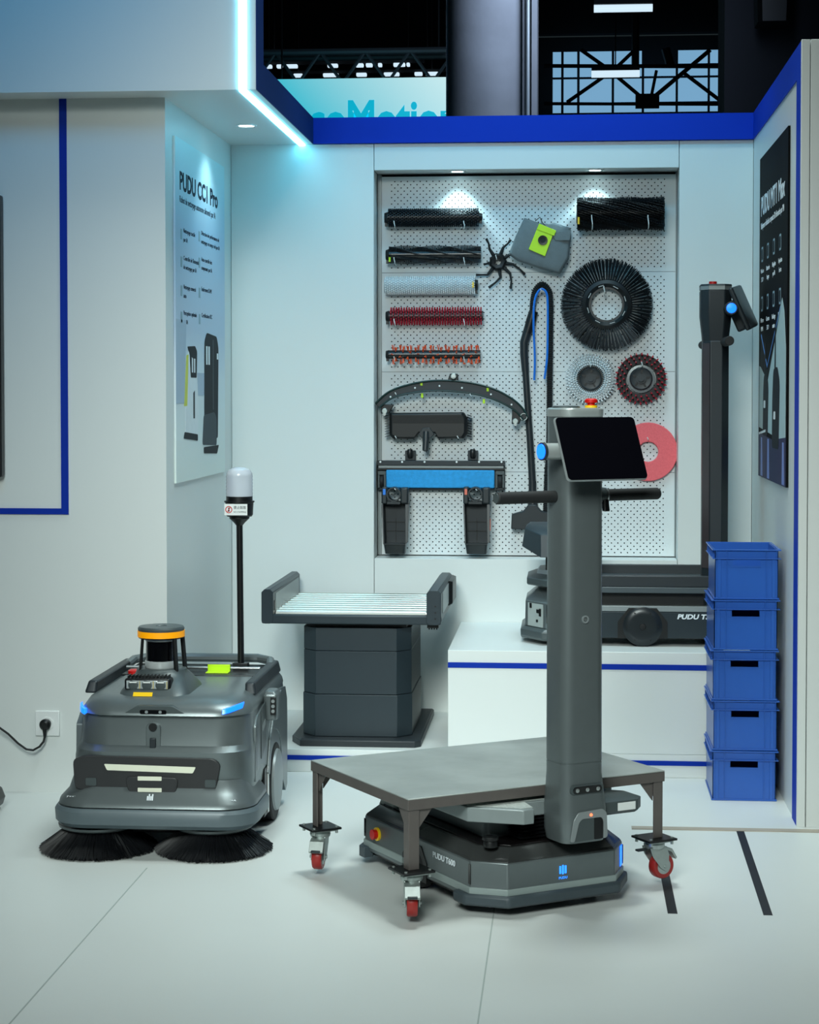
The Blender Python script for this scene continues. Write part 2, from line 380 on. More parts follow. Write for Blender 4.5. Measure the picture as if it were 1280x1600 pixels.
for (px, py, wd, Y, lab) in ((974, 13, 90, 18, 'upper bright tube lamp hanging in the dark hall right of column'), (962, 115, 74, 24, 'lower bright tube lamp hanging in front of the hall windows')):
    q = WY(px, py, Y); s = wd * Y / 3000 / 2
    t = thing('tube_lamp', lab, 'light', q)
    obj('tube', MB().cyl((-s, 0, 0), (s, 0, 0), 0.035 * Y / 18, n=12), TUBE, t)
    HW(t, 0, .08, 9.0 - q.z)
    obj('housing', MB().box(-s, s, -0.04, 0.04, 0.035, 0.08), HBEAM, t)
# hall windows
DAY = mat('window_daylight', '#9ccdee', 0.3, emit='#8ec6ee', es=0.85, var=0.02)
wn = thing('window_1', '', '', (0, 30.6, 0)); del wn['label']; del wn['category']; wn['kind'] = 'structure'
xs = [WY(q, 100, 30.6).x for q in (862, 879, 904, 958, 1005, 1058, 1108, 1132)]
zs_ = [WY(900, q, 30.6).z for q in (178, 162, 122, 103, 79)]
for i in range(len(xs) - 1):
    for j in range(len(zs_) - 1):
        if i == 4 and j == 3: continue
        obj('pane', MB().box(xs[i] + 0.02, xs[i + 1] - 0.02, 0, 0.03, zs_[j] + 0.02, zs_[j + 1] - 0.02), DAY, wn)
def beam(p0, p1, wdt, Y=29.5):
    a, b = WY(*p0, Y), WY(*p1, Y); return MB().cyl(a, b, wdt * Y / 3000 / 2, n=6)
rf = thing('roof_truss', 'black steel roof truss silhouetted against the hall windows', 'truss')
for a, b, wd in (((850, 103), (1140, 104), 6), ((850, 162), (1140, 163), 5), ((886, 160), (955, 112), 6), ((955, 112), (1012, 160), 6), ((1012, 160), (1110, 78), 7), ((1066, 112), (1132, 162), 6), ((908, 78), (945, 104), 6), ((990, 80), (965, 104), 6), ((1026, 110), (1016, 160), 5), ((1040, 76), (1048, 104), 14)):
    obj('beam', beam(a, b, wd), HBEAM, rf)
obj('hanger', MB().cyl((1.0, 29.5, 6.3), (1.0, 29.5, 9.0), .06, n=6), HBEAM, rf)
obj('node_plate', MB().box(*[v for v in (WY(993, 158, 29.4).x, WY(1030, 158, 29.4).x)], 29.3, 29.4, WY(993, 170, 29.4).z, WY(993, 148, 29.4).z), HBEAM, rf)
dc = obj('dark_pillar', MB().box(1.11, 2.2, 14, 14.6, 0, 8.9), mat('dark_blue_cladding', '#0d1522', 0.7, var=0.2)); tag(dc, 'wide dark hall pillar right of the hall windows', 'column')
sp = obj('hanging_speaker', MB().loft([octo(1.30, 1.52, 13.5, 13.8, .03, 4.05), octo(1.28, 1.54, 13.46, 13.8, .03, 4.7)]), BLACK)
obj('hanging_bracket', MB().cyl((1.4, 13.6, 4.7), (1.4, 13.6, 9.0), .02, n=8), BLACK, sp)
tag(sp, 'black loudspeaker hanging high before the dark pillar at upper right', 'speaker')
# ------------------------------------------------------------------ posters
def grad_mat(name, stops, z0, z1, rough=0.2):
    m = bpy.data.materials.new(name); m.use_nodes = True; nt = m.node_tree; b = nt.nodes['Principled BSDF']
    tc = nt.nodes.new('ShaderNodeTexCoord'); sx = nt.nodes.new('ShaderNodeSeparateXYZ'); mr = nt.nodes.new('ShaderNodeMapRange'); cr = nt.nodes.new('ShaderNodeValToRGB')
    nt.links.new(tc.outputs['Object'], sx.inputs[0]); nt.links.new(sx.outputs['Z'], mr.inputs[0]); nt.links.new(mr.outputs[0], cr.inputs[0]); nt.links.new(cr.outputs[0], b.inputs['Base Color'])
    mr.inputs[1].default_value = z0; mr.inputs[2].default_value = z1
    e = cr.color_ramp.elements
    while len(e) < len(stops): e.new(0.5)
    for k, (p_, c_) in enumerate(stops): e[k].position = p_; e[k].color = lin(c_)
    b.inputs['Roughness'].default_value = rough; b.inputs['Specular IOR Level'].default_value = 0.25
    return m
INK = mat('dark_ink', '#101c30', 0.6, spec=0.1); WINK = mat('white_ink', '#e8f0f6', 0.6, spec=0.1); PALE = mat('pale_ink', '#9ab4c0', 0.6, spec=0.1)
def print_poly(name, polys, m, parent, mtx, d=0.0006):
    mb = MB()
    for p in polys: mb.prism(p, 0, d)
    o = obj(name, mb, m, parent, 0, 0); o.data.transform(mtx); o['kind'] = 'stuff' if len(polys) > 1 else 'print'
    if len(polys) == 1: del o['kind']
    return o
# white poster on the alcove side wall (faces +X): poster u = along +Y, v = z
PY0, PY1, PZ0, PZ1 = 7.13, 8.165, 1.15, 2.455
po = thing('wall_poster', 'tall white poster with black title and two robots on the left alcove wall', 'poster', (XS, 0, 0))
obj('poster_sheet', MB().box(0.0005, 0.008, PY0, PY1, PZ0, PZ1), grad_mat('white_poster_print', [(0, '#e6f2ec'), (.3, '#dfeaf0'), (.45, '#b9cbe0'), (.75, '#aecbe4'), (1, '#d4eef2')], PZ0, PZ1, 0.35), po)
ML = T_(0.0083, PY0, PZ0) @ Matrix(((0, 0, 1, 0), (1, 0, 0, 0), (0, 1, 0, 0), (0, 0, 0, 1)))
def tl(s, u, v, size, width, m=INK, name='printed_text', bold=0.0): text(name, s, size, m, po, ML @ T_(u, v, 0), width=width, bold=bold)
tl('PUDU CC1 Pro', 0.08, 1.115, 0.095, 0.79, bold=0.003)
tl('Robot de nettoyage autonome alimenté par IA', 0.08, 1.065, 0.036, 0.74)
for u, v, a, b in ((.15, .955, 'Nettoyage tactile', 'par IA'), (.51, .975, 'Détection des performances de', 'nettoyage en temps réel par IA'), (.15, .85, "Contrôle de l'intensité", 'de nettoyage par IA'), (.51, .87, 'Auto-contrôle des', 'composants par IA'), (.15, .74, 'Nettoyage connecté', 'auto'), (.51, .75, 'Entièrement SLAM', ''), (.15, .64, 'Perception optimale', 'par IA'), (.51, .645, 'Certification IEC', '')):
    tl(a, u, v, 0.024, 0.0135 * len(a)); 
    if b: tl(b, u, v - 0.034, 0.024, 0.0135 * len(b))
    print_poly('icon', [[(u - .055, v - .03), (u - .025, v - .03), (u - .025, v + .01), (u - .055, v + .01)]], PALE, po, ML)
def pp(name, pts, m, d=0.0006): return print_poly(name, [pts], m, po, ML, d)
pp('printed_shelf', [(0.0, .30), (.16, .30), (.2, .62), (.0, .62)], mat('pale_blue_ink', '#a3b9cf', 0.4))
pp('printed_wall', [(.40, .33), (.56, .33), (.56, .42), (.40, .42)], MATS['pale_blue_ink'])
WHT = mat('robot_white_ink', '#eef4f6', 0.6, spec=0.1); YI = mat('yellow_ink', '#dfe36a', 0.6, spec=0.1); DK = mat('robot_black_ink', '#23282e', 0.6, spec=0.1); DK2 = mat('robot_grey_ink', '#4a5258', 0.6, spec=0.1)
pp('printed_robot', rpoly([(.17, .175), (.42, .165), (.44, .27), (.40, .47), (.36, .51), (.22, .50), (.18, .30)], .02), WHT, 0.0008)
pp('printed_robot', [(.15, .29), (.21, .29), (.24, .49), (.20, .485)], YI, 0.0009)
pp('printed_robot', rpoly([(.28, .40), (.40, .40), (.41, .505), (.37, .525), (.22, .52), (.26, .49)], .01), DK, 0.0012)
pp('printed_robot', [(.33, .24), (.36, .24), (.36, .35), (.33, .34)], DK, 0.0012)
pp('printed_robot', [(.30, .42), (.325, .42), (.325, .475), (.30, .48)], WHT, 0.0016); pp('printed_robot', [(.345, .42), (.37, .42), (.37, .475), (.345, .475)], WHT, 0.0016)
pp('printed_robot', rpoly([(.14, .165), (.42, .15), (.42, .175), (.16, .19)], .01), DK, 0.0012)
pp('printed_robot', rpoly([(.56, .15), (.86, .15), (.88, .53), (.84, .575), (.62, .585), (.57, .55)], .02), DK, 0.0008)
pp('printed_robot', rpoly([(.52, .13), (.83, .12), (.83, .235), (.78, .26), (.55, .25)], .02), DK2, 0.0012)
pp('printed_robot', [(.745, .27), (.765, .27), (.765, .56), (.745, .56)], DK2, 0.0012)
for u in (.60, .65): pp('printed_robot', [(u, .455), (u + .03, .455), (u + .03, .53), (u, .53)], WHT, 0.0016)
pp('printed_robot', [(.84, .48), (.87, .48), (.87, .505), (.84, .505)], WHT, 0.0016)
pp('printed_robot', rpoly([(.55, .095), (.84, .085), (.88, .12), (.55, .12)], .01), DK, 0.0012)
# black poster on the right wall (faces -X): u from far to near (-Y)
QY0, QY1 = 8.01, 6.99
qo = thing('wall_poster', 'tall black poster with white title and two dark robots on the right wall', 'poster', (XR, 0, 0))
obj('poster_sheet', MB().box(-0.008, -0.0005, QY1, QY0, 1.15, 2.447), mat('black_poster_print', '#040507', 0.7, spec=0.1), qo)
MR = T_(-0.0083, QY0, 1.15) @ Matrix(((0, 0, -1, 0), (-1, 0, 0, 0), (0, 1, 0, 0), (0, 0, 0, 1)))
text('printed_text', 'PUDU MT1 Max', 0.105, WINK, qo, MR @ T_(.06, 1.06, 0), width=.86, bold=0.003)
text('printed_text', "Balayeuse robotisée compacte 3D alimentée par l'IA", 0.036, WINK, qo, MR @ T_(.06, 1.005, 0), width=.84)
for r_ in range(2):
    for c_ in range(4):
        u, v = .12 + .22 * c_, .90 - .2 * r_
        q = print_poly('icon', [rpoly([(u - .03, v - .03), (u + .03, v - .03), (u + .03, v + .03), (u - .03, v + .03)], .01)], PALE, qo, MR)
        print_poly('icon', [rpoly([(u - .022, v - .022), (u + .022, v - .022), (u + .022, v + .022), (u - .022, v + .022)], .01)], MATS['black_poster_print'], qo, MR, 0.0009)
        text('printed_text', ('Vision', 'Batterie', 'Navigation', 'Aspiration', 'Filtre', 'Cartes', 'Recharge', 'Brosses')[r_ * 4 + c_], 0.026, WINK, qo, MR @ T_(u - .06, v - .075, 0), width=.12)
        text('printed_text', ('3D', 'longue', 'par IA', 'forte', 'HEPA', '3D', 'auto', 'doubles')[r_ * 4 + c_], 0.026, WINK, qo, MR @ T_(u - .04, v - .11, 0), width=.08)
def qp(pts, m, d): return print_poly('printed_artwork', [pts], m, qo, MR, d)
qp([(.03, .26), (.03, .45), (.33, .42), (.36, .39), (.80, .66), (.86, .69), (.93, .64), (.99, .5), (.99, .16), (.03, .2)], mat('poster_pale_area', '#b9cfd2', 0.6, spec=0.1), 0.0006)
qp([(.05, .455), (.12, .56), (.34, .43), (.50, .49), (.82, .655), (.36, .385)], mat('poster_black_wedge', '#06080c', 0.6, spec=0.1), 0.0009)
for a, b in (((.10, .57), (.34, .44)), ((.34, .44), (.80, .655))):
    qp([(a[0], a[1]), (b[0], b[1]), (b[0], b[1] + .006), (a[0], a[1] + .008)], mat('blue_line_ink', '#5d8fd0', 0.6, spec=0.1), 0.0014)
qp([(.02, .0), (1.0, .0), (1.0, .18), (.55, .16), (.02, .18)], mat('poster_floor_ink', '#1a2350', 0.5, spec=0.15), 0.0007)
for u in (.10, .36, .88): qp([(u, .005), (u + .08, .005), (u + .06, .16), (u + .01, .16)], mat('poster_sheen_ink', '#7f92d0', 0.5, spec=0.15), 0.0010)
for u, sc_ in ((.27, .8), (.64, 1.0)):
    z0 = .13 if sc_ == 1.0 else .17
    qp(rpoly([(u - .10 * sc_, z0), (u + .13 * sc_, z0), (u + .16 * sc_, z0 + .25 * sc_), (u + .08 * sc_, z0 + .31 * sc_), (u - .06 * sc_, z0 + .30 * sc_), (u - .09 * sc_, z0 + .2 * sc_)], .03), DK, 0.0018)
    qp([(u - .02, z0 + .3 * sc_), (u + .02, z0 + .3 * sc_), (u + .012, z0 + .46 * sc_), (u - .012, z0 + .46 * sc_)], DK, 0.0018)
    qp(rpoly([(u - .05, z0 + .11), (u + .02, z0 + .11), (u + .02, z0 + .14), (u - .04, z0 + .14)], .01), WHT, 0.0024)
qp([(.04, .17), (.30, .185), (.30, .195), (.04, .178)], WHT, 0.0024)
# socket and plug on left wall
so = thing('wall_socket', 'white square wall socket low on the left wall', 'socket', (-1.932, YL, 0.26))
obj('face_plate', MB().box(-.046, .046, -.010, -.0005, -.047, .047), WHITE, so, 0.003)
obj('socket_ring', MB().ringlathe([(.017, 0), (.024, 0), (.024, .004), (.017, .004)], 32, T_(0, -.010, 0) @ RX), WHITE, so)
obj('socket_well', MB().lathe([(.017, 0), (.017, .001)], 32, T_(0, -.010, 0) @ RX), GREYL, so)
pc = thing('plug_and_cable', 'black plug in the white wall socket with cable running off left', 'cable', (-1.937, YL, 0.257))
obj('plug', MB().lathe([(.019, .012), (.021, .016), (.021, .026), (.012, .034)], 24, RX).tube([(0, -.024, 0), (0, -.027, -.02), (.0, -.027, -.047)], [.010, .008, .005]), BLACK, pc, 0.001)
pts = [(0, -.027, -.045), (-.004, -.03, -.062), (-.018, -.035, -.08), (-.04, -.04, -.092), (-.065, -.045, -.088), (-.095, -.05, -.065), (-.13, -.055, -.03), (-.20, -.06, 0.02), (-.32, -.07, .06)]
obj('cable', MB().tube(pts, 0.0042), BLACK, pc)
# edge of display on the left wall, edge of device at floor left
dsp = thing('wall_display', 'black wall display cut by left edge of the picture, inside blue frame', 'screen', (-2.29, YL, 1.6))
obj('display_body', MB().box(-.4, .203, -.05, -.0065, -.42, .62), BLACK, dsp, 0.006)
obj('screen', MB().box(-.39, .193, -.052, -.0501, -.41, .61), GLOSS, dsp)
fd = thing('floor_device', 'tip of a low black device on floor at the left picture edge', 'device', (-2.02, 6.62, 0))
obj('bumper', MB().loft([rrect(-.18, .004, -.15, .12, .05, .02), rrect(-.18, .012, -.16, .12, .05, .045), rrect(-.18, .0, -.15, .12, .05, .075), rrect(-.18, -.03, -.12, .12, .04, .09)]), BLACK, fd)
obj('foot', MB().cyl((-.06, -.08, 0), (-.06, -.08, .021), .03), RUBBER, fd)
# ------------------------------------------------------------------ sweeping robot at left
def brush_disc(name, parent, cx, cy):
    mb = MB()
    for k in range(1500):
        a = random.random() * 2 * PI; r1 = .178 + random.random() * .016; z1 = .003 + random.random() * .012
        da = random.uniform(-.06, .06); r0 = random.uniform(.075, .10)
        mb.strand((cx + r0 * math.cos(a), cy + r0 * math.sin(a), .078), (cx + r1 * math.cos(a + da), cy + r1 * math.sin(a + da), z1), .0016, .0010)
    mb.lathe([(.17, .003), (.10, .062), (.05, .066)], 40, T_(cx, cy, 0))
    o = obj(name, mb, mat('black_bristle', '#101216', 0.45, var=0.3, scale=90), parent, 0, 0, 'stuff')
    hub = obj('brush_cover', MB().lathe([(.118, .076), (.128, .082), (.130, .090), (.118, .088), (.085, .080), (.075, .10), (.07, .125)], 48, T_(cx, cy, 0)), GREYD, parent)
    return o
cl = thing('sweeping_robot', 'grey sweeping robot with two round black brushes and lidar turret', 'robot', (-1.325, 6.0, 0))
brush_disc('side_brush', cl, -.205, .14); brush_disc('side_brush', cl, .175, .15)
body = [rrect(-.288, .300, .10, .90, .10, .19, rb=.05), rrect(-.290, .305, .075, .90, .11, .235, rb=.05), rrect(-.287, .305, .062, .905, .12, .31, rb=.05),
        rrect(-.282, .304, .058, .905, .12, .335, rb=.05), rrect(-.277, .302, .085, .905, .12, .352, rb=.05), rrect(-.268, .300, .098, .90, .11, .425, rb=.05), rrect(-.264, .298, .098, .90, .11, .445, rb=.05),
        rrect(-.268, .300, .078, .90, .12, .450, rb=.05), rrect(-.264, .296, .082, .90, .12, .465, rb=.05), rrect(-.250, .280, .115, .89, .12, .490, rb=.05), rrect(-.218, .248, .165, .87, .11, .503, rb=.05)]
obj('body_shell', MB().loft(body), GREY, cl, 0, 40)
bc = cl
# front apron and bumper
obj('front_apron', MB().loft([rrect(-.325, .325, .0, .33, .11, .165, rb=.03), rrect(-.322, .322, .006, .33, .11, .180, rb=.03), rrect(-.300, .300, .045, .33, .10, .205, rb=.03), rrect(-.287, .287, .072, .33, .08, .245, rb=.03)]), GREY, cl, 0, 40)
obj('bumper', MB().loft([rrect(-.318, .318, .004, .32, .10, .098, rb=.03), rrect(-.334, .334, -.010, .32, .115, .112, rb=.03), rrect(-.336, .336, -.012, .32, .115, .150, rb=.03), rrect(-.328, .328, -.004, .32, .11, .161, rb=.03)]), mat('blue_grey_rubber', '#5b686e', 0.4, 0.1), cl, 0, 40)
obj('underbody', MB().box(-.25, .25, .12, .86, .06, .19), BLACK, cl, 0.01)
# dark lower mask with reflector strips
def fpatch(name, pts, y0, y1, m, parent, r=0.01, bev=0.002, tilt=0, label=None):
    o = obj(name, MB().prism(rpoly(pts, r), 0, y1 - y0), m, parent, bev, label=label); o.data.transform(T_(0, y1, 0) @ RX); return o
mk = fpatch('front_mask', [(-.262, .212), (.195, .200), (.215, .30), (.19, .318), (-.22, .322), (-.268, .312)], .056, .075, mat('dark_mask_plastic', '#343537', 0.35, 0.1), cl, .02)
fpatch('reflector_strip', [(-.165, .296), (.135, .290), (.125, .270), (-.155, .276)], .054, .0561, CREAM, mk, .004, 0, label='long cream reflector strip')
fpatch('mask_tongue', [(-.085, .205), (.07, .203), (.08, .255), (-.095, .258)], .048, .06, MATS['dark_mask_plastic'], cl, .02)
for z in (.246, .209): fpatch('reflector_bar', [(-.053, z), (.025, z), (.025, z + .013), (-.053, z + .013)], .046, .0481, CREAM, mk, .002, 0, label='short cream reflector bar')
for x in (-.225, .165): fpatch('sensor_window', [(x, .225), (x + .035, .225), (x + .035, .25), (x, .25)], .053, .0561, GREYD, mk, .004, 0)
text('lettering', 'ılıl', 0.028, WINK, cl, T_(-.018, .018, .189) @ R_(PI / 2 - 0.5, 'X'), width=.02, bold=0.001)
text('lettering', '7×××A', 0.009, WINK, cl, T_(-.285, .037, .190) @ R_(PI / 2 - 0.9, 'X') , width=.045)
text('lettering', '4××××A', 0.009, WINK, cl, T_(.22, .03, .188) @ R_(PI / 2 - 0.9, 'X'), width=.05)
# upper face: camera slot, key pod
fpatch('camera_brow', [(-.115, .4515), (-.06, .482), (.055, .482), (.105, .4515)], .080, .115, GREYD, cl, .01)
cs = fpatch('camera_slot', [(-.052, .456), (.035, .456), (.035, .469), (-.052, .469)], .0765, .0795, GLOSS, cl, .006, 0)
for x in (-.03, .015): fpatch('camera_lens', [(x - .005, .458), (x + .005, .458), (x + .005, .467), (x - .005, .467)], .0745, .0764, GREYL, cs, .005, 0)
kp = fpatch('lock_pod', [(-.034, .327), (.014, .327), (.014, .425), (-.034, .425)], .083, .110, GREY, cl, .02)
obj('lock_button', MB().cyl((-.010, .076, .413), (-.010, .084, .413), .013, n=24), BLACK, kp)
obj('lock_latch', MB().box(-.02, .0, .075, .084, .34, .378), CHAR, kp, 0.003)
# side light bars
obj('status_light', MB().loft([[(.215 + .058 * u, .098 + .055 * u * u - .014, .455 + .014 * u), (.215 + .058 * u, .098 + .055 * u * u + .02, .455 + .014 * u), (.215 + .058 * u, .098 + .055 * u * u + .02, .471 + .014 * u), (.215 + .058 * u, .098 + .055 * u * u - .008, .471 + .014 * u)] for u in [k / 6 for k in range(7)]]), LEDB, cl, 0.001, label='glowing blue light bar')
obj('status_light', MB().loft([[(-.235 - .033 * u, .098 + .07 * u * u - .014, .450 + .010 * u), (-.235 - .033 * u, .098 + .07 * u * u + .02, .450 + .010 * u), (-.235 - .033 * u, .098 + .07 * u * u + .02, .466 + .010 * u), (-.235 - .033 * u, .098 + .07 * u * u - .008, .466 + .010 * u)] for u in [k / 6 for k in range(7)]]), LEDB, cl, 0.001, label='glowing blue light bar')
# right side panel (wheel housing), drawn in Y-Z and extruded in X
def side(name, pts, x0, x1, m, parent, r=0.01, bev=0.004, label=None):
    o = obj(name, MB().prism(rpoly(pts, r), 0, x1 - x0), m, parent, bev, label=label)
    o.data.transform(T_(x0, 0, 0) @ Matrix(((0, 0, 1, 0), (1, 0, 0, 0), (0, 1, 0, 0), (0, 0, 0, 1)))); return o
arch = [(.62 + .155 * math.cos(a), .15 + .165 * math.sin(a)) for a in [PI - k * PI / 10 for k in range(11)]]
fen = [(.19, .215), (.20, .235), (.30, .255), (.36, .245)] + [(.455, .22)] + arch[1:-1] + [(.775, .12), (.86, .05), (.90, .07), (.905, .30), (.90, .38), (.86, .43), (.76, .44), (.40, .44), (.25, .43), (.20, .40)]
for sx in (1, -1):
    x0, x1 = (.270, .3068) if sx == 1 else (-.2925, -.262)
    side('side_panel', fen, x0, x1, GREY, cl, .006, .008)
    obj('rear_wheel', MB().cyl((sx * .220, .62, .135), ((.309 if sx > 0 else -.2945), .62, .135), .135, n=40), RUBBER, cl, 0.006)
    wc = obj('wheel_cover', MB().lathe([(.095, .0), (.108, .004), (.105, .014), (.06, .020), (.02, .021)], 32, T_((.303 if sx > 0 else -.29), .62, .14) @ R_(sx * PI / 2, 'Y')), GREYL, cl)
side('brush_guard', [(.37, .06), (.445, .06), (.445, .225), (.37, .225)], .285, .308, BLACK, cl, .004, .003)
side('guard_edge', [(.425, .065), (.445, .065), (.445, .222), (.425, .222)], .3082, .312, WHITE, cl, .003, .001)
side('service_door', [(.30, .27), (.39, .30), (.42, .42), (.40, .455), (.30, .44)], .3069, .309, GREYD, cl, .008, .002)
side('seam_line', [(.215, .25), (.218, .25), (.218, .43), (.215, .43)], .3069, .3072, BLACK, cl, 0.001, 0)
side('door_tag', [(.32, .36), (.38, .375), (.38, .395), (.32, .38)], .3092, .3102, GREYL, cl, .004, 0)
side('rear_crest', [(.42, .20), (.47, .31), (.58, .40), (.72, .44), (.72, .415), (.60, .375), (.50, .30), (.45, .19)], .3069, .314, GREY, cl, .004, .003)
cp_ = obj('control_pod', MB().loft([rrect(.300, .345, .40, .47, .012, .385), rrect(.300, .350, .39, .475, .012, .47), rrect(.305, .340, .40, .47, .012, .485)]), GREY, cl, 0.004)
obj('button_panel', MB().box(.325, .344, .386, .3895, .405, .465), BLACK, cp_, 0.003)
for z in (.418, .435, .452): obj('button', MB().cyl((.3345, .384, z), (.3345, .387, z), .006, n=14), GREYL, cp_)
# top rails
for sx in (1, -1):
    obj('top_rail', MB().loft([rrect(sx * .272 - .020, sx * .272 + .020, .30, .86, .01, .485), rrect(sx * .266 - .016, sx * .266 + .016, .32, .86, .01, .525)]), CHAR, cl, 0.006)
obj('rear_rail', MB().tube([(-.26, .80, .51), (-.25, .87, .52), (-.20, .90, .525), (.20, .90, .525), (.25, .87, .52), (.262, .80, .51)], .016), GREY, cl)
obj('rear_tray', MB().box(-.235, .235, .60, .87, .500, .506), BLACK, cl, 0.002)
obj('tray_rod', MB().cyl((-.24, .70, .517), (.24, .70, .517), .005), STEEL, cl)
obj('yellow_flap', MB().box(.055, .135, .685, .695, .500, .530), LIME, cl, 0.001); obj('yellow_flap', MB().box(.055, .135, .64, .684, .5065, .508), LIME, cl, 0)
es = obj('emergency_base', MB().cyl((-.165, .50, .49), (-.165, .50, .516), .022, n=24), AMBER, cl)
obj('emergency_button', MB().lathe([(.014, .516), (.014, .522), (.023, .524), (.023, .534), (.015, .538)], 24, T_(-.165, .50, 0)), RED, es)
# turret
TX, TY = -.035, .33
tb = obj('turret_base', MB().loft([rrect(TX - .115, TX + .125, TY - .180, TY + .13, .05, .496), rrect(TX - .108, TX + .118, TY - .164, TY + .12, .05, .513), rrect(TX - .085, TX + .092, TY - .100, TY + .10, .05, .545), rrect(TX - .082, TX + .085, TY - .085, TY + .085, .07, .560), rrect(TX - .080, TX + .083, TY - .08, TY + .08, .078, .572)]), GREYD, cl, 0.004)
lb = obj('lamp_bar', MB().box(TX - .092, TX + .062, TY - .150, TY - .095, .508, .548), BLACK, cl, 0.008)
obj('lamp_glass', MB().box(TX - .084, TX + .054, TY - .1535, TY - .1505, .514, .541), mat('lamp_lens_glass', '#b9c2c4', 0.2, 0.3, var=0.3, scale=60), lb, 0.002)
for k in range(3):
    x = TX - .061 + .0455 * k
    obj('lamp_cup', MB().lathe([(.017, 0), (.014, .001), (.006, .0015)], 20, T_(x, TY - .1536, .5265) @ RX), GREYD, lb)
    obj('lamp_glint', MB().box(x - .012, x + .012, TY - .1565, TY - .1552, .534, .538), WHITE, lb)  # white bar paints a highlight onto each lamp cup
    obj('lamp_divider', MB().box(x + .0205, x + .0225, TY - .1550, TY - .1536, .515, .540), mat('amber_lens', '#c9b05a', 0.3), lb)
for k in range(12): obj('cooling_fin', MB().box(TX - .082 + k * .012, TX - .079 + k * .012, TY - .145, TY - .10, .548, .556), BLACK, lb)
lb.location.z += 0.007
o = obj('yellow_label', MB().box(-.032, .032, -.001, .0, -.008, .008), YEL, cl, label='small yellow label'); o.location = (TX - .025, TY - .1720, .5060); o.rotation_euler = (-.76, 0, 0)
lz = .572
obj('lidar_foot', MB().lathe([(.053, lz), (.055, lz + .004), (.055, lz + .022), (.052, lz + .024)], 40, T_(TX, TY, 0)), mat('silver_collar', '#ccd2d3', 0.3, 0.3), cl)
obj('lidar_window', MB().lathe([(.051, lz + .024), (.051, lz + .090)], 40, T_(TX, TY, 0)), GLOSS, cl)
obj('lidar_head', MB().lathe([(.053, lz + .090), (.053, lz + .098)], 40, T_(TX, TY, 0)), MATS['silver_collar'], cl)
for a in (-40, 220, 160, 20):
    c_, s_ = math.cos(math.radians(a)), math.sin(math.radians(a)); wd = .008 if a in (-40, 20) else .004
    obj('turret_post', MB().tube([(TX + .080 * c_, TY + .080 * s_, lz - .008), (TX + .071 * c_, TY + .071 * s_, lz + .104)], wd, 8), BLACK, cl)
obj('turret_ring', MB().lathe([(.070, lz + .098), (.076, lz + .100), (.078, lz + .104)], 48, T_(TX, TY, 0)), BLACK, cl)
obj('amber_ring', MB().lathe([(.079, lz + .104), (.079, lz + .124)], 48, T_(TX, TY, 0)), AMBER, cl, label='amber ring')
obj('turret_cap', MB().lathe([(.077, lz + .124), (.078, lz + .132), (.074, lz + .138), (.02, lz + .139), (.018, lz + .137), (.001, lz + .137)], 48, T_(TX, TY, 0)), GREYD, cl)
# beacon mast
BX, BY = .163, .75
obj('mast_base', MB().box(BX - .027, BX + .027, BY - .02, BY + .02, .495, .530), BLACK, cl, 0.002)
obj('mast', MB().tube([(BX, BY, .51), (BX - .004, BY, 1.03)], .0115, 12), BLACK, cl, 0)
bk = obj('beacon_bracket', MB().lathe([(.012, 1.02), (.020, 1.03), (.036, 1.045), (.036, 1.052)], 20, T_(BX - .004, BY, 0)), BLACK, cl)
bb = obj('beacon_base', MB().lathe([(.044, 1.052), (.048, 1.058), (.050, 1.10), (.054, 1.103), (.054, 1.107), (.047, 1.109), (.047, 1.124)], 32, T_(BX - .004, BY, 0)), BLACK, cl)
lab = obj('warning_label', MB().box(-.045, .037, -.0012, 0, -.020, .020), WHITE, bb, label='white warning label'); lab.location = (BX - .004, BY - .0505, 1.079)
text('lettering', '禁止踩踏', 0.012, INK, lab, T_(-.012, -.0014, .003) @ RX, width=.044)
text('lettering', 'NO STAMPING', 0.008, INK, lab, T_(-.012, -.0014, -.011) @ RX, width=.044)
obj('prohibition_ring', MB().ringlathe([(.0095, 0), (.0125, 0), (.0125, .0006), (.0095, .0006)], 24, T_(-.029, -.0013, 0) @ RX).box(-.030, -.028, -.0019, -.0013, -.009, .009, T_(-.029, 0, 0) @ R_(.6, 'Y') @ T_(.029, 0, 0)), RED, lab)
obj('prohibition_foot', MB().prism(rpoly([(-.0325, -.007), (-.026, -.007), (-.027, .001), (-.0265, .007), (-.031, .007), (-.031, -.001)], .001), 0, .0004, T_(0, -.0013, 0) @ RX), INK, lab)
dome = [(.047, 1.124)] + [(.0465 + .0012 * (k % 2), 1.128 + .006 * k) for k in range(13)] + [(.046, 1.206), (.038, 1.218), (.02, 1.226), (.001, 1.228)]
obj('beacon_dome', MB().lathe(dome, 36, T_(BX - .004, BY, 0)), mat('frosted_clear_plastic', '#dfe6f0', 0.2, trans=0.35, var=0.02), cl)
# ------------------------------------------------------------------ delivery robot under the steel cart
RT = math.radians(32.6)
def LW(x, y, z=0):
    c, s = math.cos(RT), math.sin(RT); return (-.25 + x * c - y * s, 5.965 + x * s + y * c, z)
rb = thing('delivery_robot', 'grey low delivery robot with upright column and black tablet, under the steel cart', 'robot', LW(-.04, -.085), RT)
